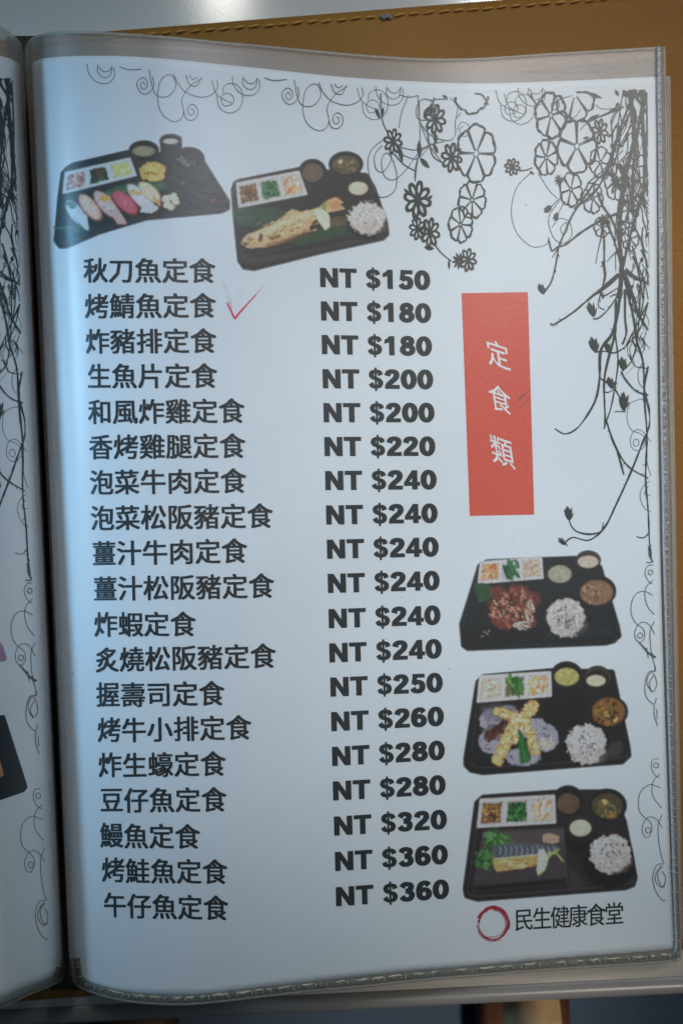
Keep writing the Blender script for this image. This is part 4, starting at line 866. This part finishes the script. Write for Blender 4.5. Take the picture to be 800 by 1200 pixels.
nigiri(160, 385, 56, 26, 52, (150, 168, 182)); p.poly([(182, 388), (194, 392), (202, 444), (188, 436), (166, 408)], (188, 198, 208), alpha=False, r=3); p.ell(142, 352, 22, 13, (60, 92, 72), 30, alpha=False, rough=2, var=.4); p.line([(150, 398), (172, 420), (188, 440)], (90, 110, 128), 3, alpha=False)
nigiri(212, 363, 58, 27, 50, (212, 138, 124), 5); nigiri(272, 352, 62, 27, 48, (188, 140, 142), 3, (210, 176, 174)); p.poly([(286, 372), (312, 372), (342, 420), (318, 420)], (176, 132, 138), alpha=False, r=5); p.ell(265, 328, 21, 13, (226, 124, 66), 10, alpha=False, rough=2, var=.2)
nigiri(343, 345, 58, 28, 42, (178, 66, 86), 3, (200, 100, 116)); nigiri(402, 328, 66, 25, 45, (206, 200, 198), 2, (180, 172, 172)); p.poly([(410, 352), (440, 345), (462, 366), (440, 380), (402, 375)], (184, 184, 188), alpha=False, r=3, rough=2); p.ell(380, 305, 19, 12, (224, 144, 84), 10, alpha=False, rough=2)
nigiri(435, 307, 50, 25, 42, (216, 178, 146), 3, (226, 140, 92)); p.line([(448, 325), (464, 340), (470, 352)], (216, 120, 70), 9, alpha=False)
for dx, dy, r in ((-14, -8, 17), (10, -14, 18), (20, 4, 14), (-12, 14, 15), (2, 24, 13)): p.ell(512+dx, 338+dy, r, r*.8, (186, 170, 144), dx, alpha=False, var=.25, rough=1.5); p.ell(512+dx-3, 335+dy, r*.5, r*.35, (208, 196, 172), dx, alpha=False, soft=2)
p.line([(100, 494), (200, 468), (320, 424), (480, 392), (700, 366)], (58, 64, 66), 3, op=.6, alpha=False); p.line([(540, 250), (600, 330), (700, 350)], (50, 54, 54), 2.5, op=.5, alpha=False); p.ell(672, 336, 12, 5, (120, 60, 44), -40, alpha=False, op=.7); p.ell(560, 270, 6, 4, (110, 88, 70), alpha=False, op=.7)
p.finish('food_photo', 'printed photo of a sushi set on a black tray')
# 2: grilled whole fish
p = Paint(268, 172, 460, 322, (162, 174, 183), (250, 160, 3.478))
p.poly([(84, 215), (92, 192), (110, 184), (350, 136), (620, 160), (650, 210), (700, 360), (704, 396), (688, 412), (440, 466), (165, 535), (128, 530), (110, 505), (92, 330)], (38, 38, 38), r=13, var=.15)
p.poly([(110, 430), (130, 500), (440, 452), (690, 395), (690, 410), (160, 525), (118, 510)], (54, 54, 54), op=.8, soft=3, alpha=False); p.line([(118, 490), (300, 452), (560, 400), (690, 372)], (70, 70, 70), 4, op=.5, alpha=False)
p.bowl(404, 142, 57, 52, (52, 50, 48), (84, 72, 60), 42, 38, 6); p.bowl(540, 112, 71, 53, (54, 52, 48), (72, 66, 48), 56, 38, 4); p.bits(20, p.in_ell(540, 118, 44, 26), [(100, 92, 58), (60, 60, 40), (120, 110, 76)], 16, 5); p.ell(518, 102, 8, 7, (190, 176, 128), alpha=False)
p.bowl(590, 214, 48, 38, (48, 48, 46), (196, 178, 152), 38, 26, -3); p.ell(628, 350, 80, 76, (24, 26, 27)); p.ell(628, 352, 84, 74, (58, 58, 56), op=.35, soft=5); p.ell(628, 348, 76, 72, (22, 24, 25), alpha=False); p.rice(625, 333, 74, 64, (200, 188, 182), 14)
p.side([(95, 190), (348, 142), (380, 235), (105, 288)], [(BURDOCK, 60, 20, 6, (96, 70, 44), None), (GREEN+[(70, 130, 74)], 60, 18, 5, (38, 84, 44), None), (SALAD, 46, 24, 8, (196, 160, 136), -60)], (192, 186, 186))
p.poly([(80, 300), (150, 288), (240, 288), (330, 312), (290, 352), (190, 372), (100, 356), (84, 330)], (38, 62, 46), alpha=False, var=.25, rough=1.5); p.poly([(300, 430), (400, 388), (500, 350), (545, 330), (545, 396), (480, 410), (360, 440)], (40, 60, 42), alpha=False, var=.3, rough=2); p.line([(90, 330), (200, 330), (320, 322)], (64, 88, 66), 2, alpha=False)
p.ell(500, 345, 42, 20, (82, 72, 56), -10, alpha=False, var=.4, rough=2, op=.8)
p.poly([(116, 430), (138, 402), (185, 388), (240, 362), (290, 325), (318, 298), (342, 302), (352, 312), (430, 292), (468, 262), (500, 252), (524, 268), (506, 282), (530, 292), (470, 306), (440, 318), (396, 350), (382, 385), (330, 402), (270, 432), (210, 446), (135, 452)], (176, 146, 106), alpha=False, r=3, rough=1.5, var=.22)
p.poly([(150, 402), (300, 335), (420, 300), (450, 300), (390, 322), (300, 360), (180, 415)], (206, 182, 146), alpha=False, soft=5, op=.8); p.poly([(210, 440), (300, 414), (380, 376), (385, 388), (300, 430), (220, 450)], (106, 74, 40), alpha=False, soft=4, op=.8)
p.bits(60, p.in_ell(300, 368, 130, 34), [(196, 166, 116), (140, 104, 60), (216, 196, 160), (160, 110, 56)], 14, 4, -25, 20); p.poly([(188, 392), (204, 400), (196, 430), (182, 424)], (74, 48, 32), alpha=False, soft=2); p.ell(150, 420, 9, 7, (60, 50, 44), alpha=False); p.ell(149, 419, 3.5, 3, (180, 170, 150), alpha=False)
p.poly([(116, 428), (150, 436), (130, 446)], (60, 40, 30), alpha=False, soft=2); p.poly([(220, 410), (270, 400), (276, 412), (236, 424)], (110, 76, 46), alpha=False, soft=2); p.poly([(468, 268), (505, 252), (520, 290), (486, 300)], (178, 104, 64), alpha=False, soft=3, op=.8); p.poly([(440, 280), (462, 262), (458, 300), (440, 312)], (120, 130, 60), alpha=False, soft=3)
p.poly([(402, 304), (436, 296), (468, 320), (472, 366), (456, 380)], (206, 206, 160), alpha=False, r=2, var=.08); p.line([(404, 304), (424, 340), (455, 380)], (120, 140, 70), 4, alpha=False); p.line([(470, 368), (468, 322), (438, 296)], (228, 226, 196), 3, alpha=False)
for q in ((420, 318), (438, 312), (455, 326), (462, 346)): p.line([(456, 376), q], (226, 226, 190), 2, alpha=False)
p.finish('food_photo', 'printed photo of a whole grilled fish with lemon on a black tray')
# 3: pork with rice
p = Paint(536, 640, 732, 768, (182, 190, 196), (520, 630, 2.857))
p.ell(482, 76, 43, 34, (34, 34, 36)); p.ell(508, 178, 68, 54, (32, 32, 34))
p.poly([(60, 290), (120, 96), (145, 82), (440, 70), (520, 100), (578, 296), (584, 328), (566, 345), (540, 352), (80, 370), (66, 360)], (32, 38, 40), r=10, var=.12)
p.poly([(62, 300), (575, 300), (582, 330), (560, 350), (80, 370), (64, 358)], (24, 28, 31), op=.6, soft=5, alpha=False)
p.line([(62, 296), (116, 104), (142, 86), (330, 76)], (62, 66, 68), 2.5, op=.6, alpha=False); p.line([(70, 362), (300, 358), (560, 346), (582, 326), (570, 280)], (60, 62, 64), 2.5, op=.6, alpha=False); p.poly([(330, 300), (560, 296), (570, 330), (340, 345)], (52, 56, 58), op=.45, soft=10, alpha=False); p.bowl(387, 120, 50, 40, (46, 50, 50), (146, 144, 122), 39, 29, 2); p.ell(482, 76, 42, 33, (66, 60, 58), op=.6, alpha=False); p.ell(484, 84, 37, 24, (34, 32, 32), alpha=False); p.ell(482, 81, 34, 20, (196, 172, 154), alpha=False, var=.1)
p.bowl(510, 182, 66, 50, (50, 44, 42), (122, 94, 74), 55, 42, 2); p.bits(40, p.in_ell(500, 184, 45, 33), [(150, 116, 80), (104, 84, 68), (176, 150, 110), (96, 70, 50)], 9, 5)
p.ell(405, 268, 75, 72, (20, 24, 26), alpha=False, soft=3); p.rice(406, 267, 64, 63, (200, 188, 184), 60)
p.side([(122, 82), (325, 65), (330, 135), (115, 153)], [([(214, 120, 60), (226, 146, 92), (196, 104, 60), (220, 170, 130)], 60, 20, 4.5, (212, 140, 92), None), ([(34, 92, 56), (24, 70, 44), (50, 116, 72)], 22, 34, 9, (180, 186, 180), 70), ([(190, 162, 138), (206, 184, 160), (168, 140, 116)], 60, 15, 4.5, (192, 166, 144), None)], (206, 196, 196))
p.poly([(100, 155), (130, 152), (155, 162), (172, 186), (150, 208), (118, 214)], (44, 74, 52), alpha=False, r=2, var=.3)
for c in ((190, 190), (250, 182), (285, 205), (185, 235), (245, 245), (275, 270), (190, 280), (225, 215)): p.ell(c[0], c[1], 38, 24, (96, 50, 40), c[0] % 40, alpha=False, rough=3, var=.35)
p.bits(170, p.in_ell(226, 235, 72, 62), [(122, 64, 50), (84, 42, 34), (146, 84, 64), (54, 30, 27), (104, 54, 44), (168, 112, 92)], 26, 6, None, 30)
p.bits(30, p.in_ell(285, 250, 14, 46), [(190, 180, 168), (160, 140, 120)], 16, 3, 80); p.bits(14, p.in_ell(260, 294, 30, 12), [(196, 190, 178)], 18, 3, 10); p.bits(34, p.in_ell(226, 235, 66, 56), [(206, 190, 150)], 3, 3)
for q in ((136, 316), (145, 322), (150, 312), (128, 330)): p.ell(*q, 3, 2.4, (150, 150, 146), alpha=False)
p.finish('food_photo', 'printed photo of a pork set with rice on a black tray')
# 4: tempura
p = Paint(538, 770, 744, 914, (168, 178, 185), (520, 630, 2.857))
p.ell(410, 456, 52, 43, (30, 30, 30)); p.ell(513, 470, 46, 42, (32, 31, 31)); p.ell(550, 583, 66, 56, (30, 30, 30))
p.poly([(76, 738), (116, 485), (134, 468), (360, 448), (560, 452), (612, 700), (615, 728), (594, 748), (130, 784), (92, 776), (76, 760)], (33, 34, 35), r=12, var=.12)
p.line([(86, 758), (135, 770), (360, 756), (590, 738), (612, 715)], (62, 62, 64), 3.5, op=.7, alpha=False); p.line([(118, 500), (92, 720)], (54, 54, 56), 3, op=.6, alpha=False)
p.bowl(410, 457, 51, 42, (52, 50, 46), (160, 154, 90), 40, 29, 9); p.bits(30, p.in_ell(410, 466, 32, 20), [(180, 172, 96), (140, 134, 76)], 9, 5); p.ell(513, 468, 44, 38, (70, 62, 54), op=.55, alpha=False); p.ell(512, 474, 39, 31, (40, 35, 32), alpha=False); p.ell(508, 479, 31, 18, (206, 184, 150), alpha=False)
p.ell(402, 572, 66, 62, (22, 22, 23), alpha=False, soft=3); p.ell(402, 560, 60, 48, (16, 16, 17), alpha=False, soft=3)
p.bowl(550, 583, 64, 54, (48, 44, 40), (112, 78, 42), 55, 47, 0); p.bits(50, p.in_ell(543, 585, 46, 38), [(150, 106, 52), (70, 60, 34), (190, 150, 90), (50, 46, 32), (126, 84, 44), (70, 92, 46)], 12, 7)
p.ell(478, 692, 76, 74, (22, 22, 23), alpha=False, soft=3); p.rice(476, 692, 65, 66, (200, 190, 188), 44); p.poly([(552, 690), (594, 680), (598, 720), (570, 738), (545, 736)], (60, 60, 62), alpha=False, op=.7, soft=3)
p.side([(120, 464), (355, 450), (358, 530), (112, 550)], [([(196, 178, 156), (214, 200, 180), (170, 146, 124)], 60, 26, 4.5, (188, 166, 146), None), ([(54, 108, 50), (40, 84, 40), (84, 134, 66)], 20, 44, 8, (86, 92, 60), 72), ([(206, 176, 140), (226, 200, 170), (224, 172, 50), (190, 130, 90)], 24, 22, 10, (200, 168, 140), None)], (206, 196, 192))
for x, y, rx, ry in ((165, 612, 46, 42), (160, 682, 44, 40), (340, 670, 42, 46), (262, 735, 60, 28), (300, 640, 50, 36), (210, 590, 40, 28)): p.ell(x, y, rx, ry, (136, 136, 150), alpha=False, rough=2, var=.1)
p.poly([(120, 566), (180, 556), (240, 566), (250, 600), (190, 620), (130, 600)], (74, 76, 84), alpha=False, op=.6, soft=4)
for i in range(60):
    a0 = i*0.42; q = (235+108*math.cos(a0)+p.rng.uniform(-8, 8), 660+76*math.sin(a0)+p.rng.uniform(-8, 8)); p.ell(*q, 3.4, 2.8, (66, 66, 78), alpha=False)
p.poly([(135, 660), (170, 628), (205, 602), (214, 618), (180, 668), (150, 686), (140, 676)], (66, 40, 34), alpha=False, rough=3, var=.5); p.bits(16, p.in_ell(170, 650, 34, 24), [(96, 60, 50), (50, 36, 34)], 30, 4, -40)
def tempura(pts, w):
    p.line(pts, (150, 112, 60), w+6, alpha=False, rough=4); p.line(pts, (204, 170, 106), w, alpha=False, rough=4, var=.2); q = smooth(pts, 3); n = len(q)
    p.bits(70, lambda a, b: (q[int(a*(n-1))][0]+(b-.5)*w, q[int(a*(n-1))][1]+(b-.5)*w*.6), [(222, 192, 132), (186, 146, 84), (232, 208, 158), (166, 122, 66)], 12, 6)
tempura([(180, 582), (215, 592), (250, 610), (285, 650), (305, 715)], 28); tempura([(298, 562), (262, 605), (222, 650), (200, 700), (180, 746)], 34); tempura([(232, 680), (250, 640), (275, 612)], 20)
p.line([(300, 560), (292, 548), (285, 552)], (196, 120, 70), 7, alpha=False); p.poly([(246, 640), (256, 644), (292, 735), (284, 752), (256, 758), (250, 700)], (38, 92, 44), alpha=False, var=.3, r=1); p.line([(250, 648), (262, 700), (272, 750)], (70, 130, 66), 2, alpha=False)
p.bits(26, p.in_ell(345, 690, 26, 20), [(170, 164, 164), (148, 138, 138), (190, 176, 150)], 12, 6)
p.finish('food_photo', 'printed photo of shrimp tempura on paper doilies on a black tray')
# 5: half mackerel
p = Paint(536, 916, 752, 1062, (150, 159, 166), (520, 900, 2.857))
p.ell(415, 111, 55, 54, (27, 27, 28)); p.ell(545, 126, 67, 58, (27, 27, 28))
p.poly([(74, 405), (112, 118), (132, 100), (366, 84), (560, 82), (600, 180), (636, 365), (630, 388), (606, 398), (112, 436), (78, 426)], (36, 34, 37), r=12, var=.12)
p.line([(80, 415), (112, 428), (360, 412), (606, 388), (634, 372)], (64, 62, 66), 3.5, op=.7, alpha=False)
p.poly([(134, 214), (400, 204), (410, 384), (98, 412), (104, 360)], (56, 51, 55), alpha=False, r=3, var=.14, soft=2); p.poly([(134, 214), (400, 204), (402, 248), (132, 262)], (70, 63, 66), alpha=False, op=.7, soft=4); p.poly([(98, 396), (410, 368), (410, 386), (98, 414)], (30, 28, 30), alpha=False, soft=3)
p.poly([(132, 218), (150, 216), (148, 240), (130, 244)], (110, 106, 112), alpha=False, op=.7, soft=2)
p.line([(82, 396), (118, 126), (136, 104), (360, 92)], (66, 62, 66), 2.5, op=.6, alpha=False); p.poly([(420, 330), (470, 390), (430, 405), (416, 400)], (62, 58, 62), op=.5, soft=9, alpha=False); p.bowl(415, 111, 53, 52, (48, 44, 42), (76, 62, 50), 38, 34, 8); p.bowl(545, 126, 65, 56, (46, 45, 40), (62, 57, 40), 52, 42, 0); p.bits(34, p.in_ell(548, 134, 40, 30), [(90, 84, 50), (50, 56, 36), (112, 100, 62)], 14, 6); p.poly([(526, 108), (540, 104), (550, 116), (536, 124)], (170, 146, 90), alpha=False); p.ell(562, 160, 14, 8, (120, 96, 52), alpha=False, soft=3)
p.ell(457, 225, 54, 60, (25, 24, 25), alpha=False); p.ell(457, 206, 48, 44, (52, 47, 45), op=.6, alpha=False); p.ell(457, 208, 43, 38, (34, 30, 29), alpha=False); p.ell(456, 201, 35, 27, (192, 172, 146), alpha=False, var=.1)
p.ell(554, 312, 88, 90, (20, 20, 22), alpha=False); p.ell(554, 300, 86, 84, (44, 42, 42), op=.4, alpha=False, soft=3); p.ell(554, 304, 80, 80, (19, 19, 20), alpha=False, soft=3); p.rice(556, 288, 68, 62, (196, 178, 174), 12); p.bits(22, p.in_ell(562, 272, 44, 30), [(84, 54, 58)], 6, 4)
p.side([(122, 106), (368, 92), (372, 183), (112, 198)], [(BURDOCK, 70, 20, 6.5, (96, 68, 42), None), (GREEN+[(60, 120, 62)], 70, 18, 5, (34, 74, 40), None), (SALAD, 40, 28, 9, (196, 160, 136), -65)], (190, 176, 176))
for x, y, r in ((170, 225, 24), (205, 238, 24), (160, 248, 22), (130, 290, 24), (160, 300, 24), (125, 318, 20), (190, 250, 20), (150, 325, 18)): p.ell(x, y, r, r*.8, (46, 82, 46), alpha=False, rough=5, var=.5)
p.bits(60, p.in_ell(175, 240, 44, 24), [(62, 106, 58), (34, 64, 36), (86, 128, 72)], 12, 6); p.bits(50, p.in_ell(142, 306, 34, 30), [(58, 100, 54), (32, 62, 35), (82, 122, 70)], 12, 6)
p.poly([(165, 268), (220, 254), (300, 256), (372, 262), (386, 274), (340, 300), (310, 320), (240, 336), (176, 346), (166, 320)], (160, 130, 76), alpha=False, r=2, rough=1.5, var=.2); p.poly([(164, 266), (220, 252), (300, 254), (374, 262), (384, 274), (300, 290), (230, 298), (168, 306)], (70, 76, 86), alpha=False, rough=1.5, var=.3, r=2)
for k in range(22): x = 176+k*9; p.line([(x, 262+(k % 3)*2), (x+5, 274), (x+2, 286+(k % 4)*2)], (126, 136, 148) if k % 2 else (44, 48, 58), 3, alpha=False, op=.8)
p.line([(172, 304), (240, 298), (330, 288)], (190, 176, 150), 4, alpha=False, op=.8); p.bits(50, p.in_ell(240, 322, 64, 14), [(190, 160, 100), (140, 104, 50), (206, 180, 130)], 14, 5, -8, 20)
p.poly([(334, 226), (350, 222), (380, 230), (380, 244), (362, 250), (334, 244)], (150, 122, 102), alpha=False, r=4, var=.15); p.poly([(320, 276), (332, 274), (344, 300), (336, 340), (316, 358), (312, 340)], (198, 200, 170), alpha=False, r=2); p.line([(380, 272), (350, 300), (338, 335), (316, 358)], (120, 150, 70), 4.5, alpha=False); p.line([(350, 282), (375, 286), (398, 312)], (130, 158, 84), 4.5, alpha=False); p.line([(346, 300), (330, 344)], (216, 220, 190), 3, alpha=False)
p.finish('food_photo', 'printed photo of a half mackerel with lettuce and lemon on a black tray')
# soft pink smear of the pen above the tick
p = Paint(254, 322, 312, 380, (168, 182, 194), (0, 0, 1))
p.poly([(272, 340), (294, 338), (286, 350), (278, 358)], (222, 166, 192), r=1, op=.15, soft=16); p.line([(262, 332), (270, 354)], (214, 140, 170), 2, op=.4, soft=7)
p.finish('pen_smear', 'faint pink smear around the red tick', 0.00005, raw=(1.6, 0.62, 1.0))
# a few specks of dust and stray toner
pr = Print()
for x, y, r in ((85, 789, .9), (84, 806, .6), (616, 240, .8), (526, 784, .7), (132, 800, .5), (300, 820, .5), (470, 700, .5), (345, 560, .45), (600, 630, .5), (655, 1095, .5), (250, 1120, .6), (430, 1105, .4)): pr.poly([(x+r*math.cos(a_), y+r*math.sin(a_)) for a_ in np.linspace(0, 2*math.pi, 7, endpoint=False)])
pr.build('toner_specks', M['thin_ink'], sheet)['kind'] = 'stuff'
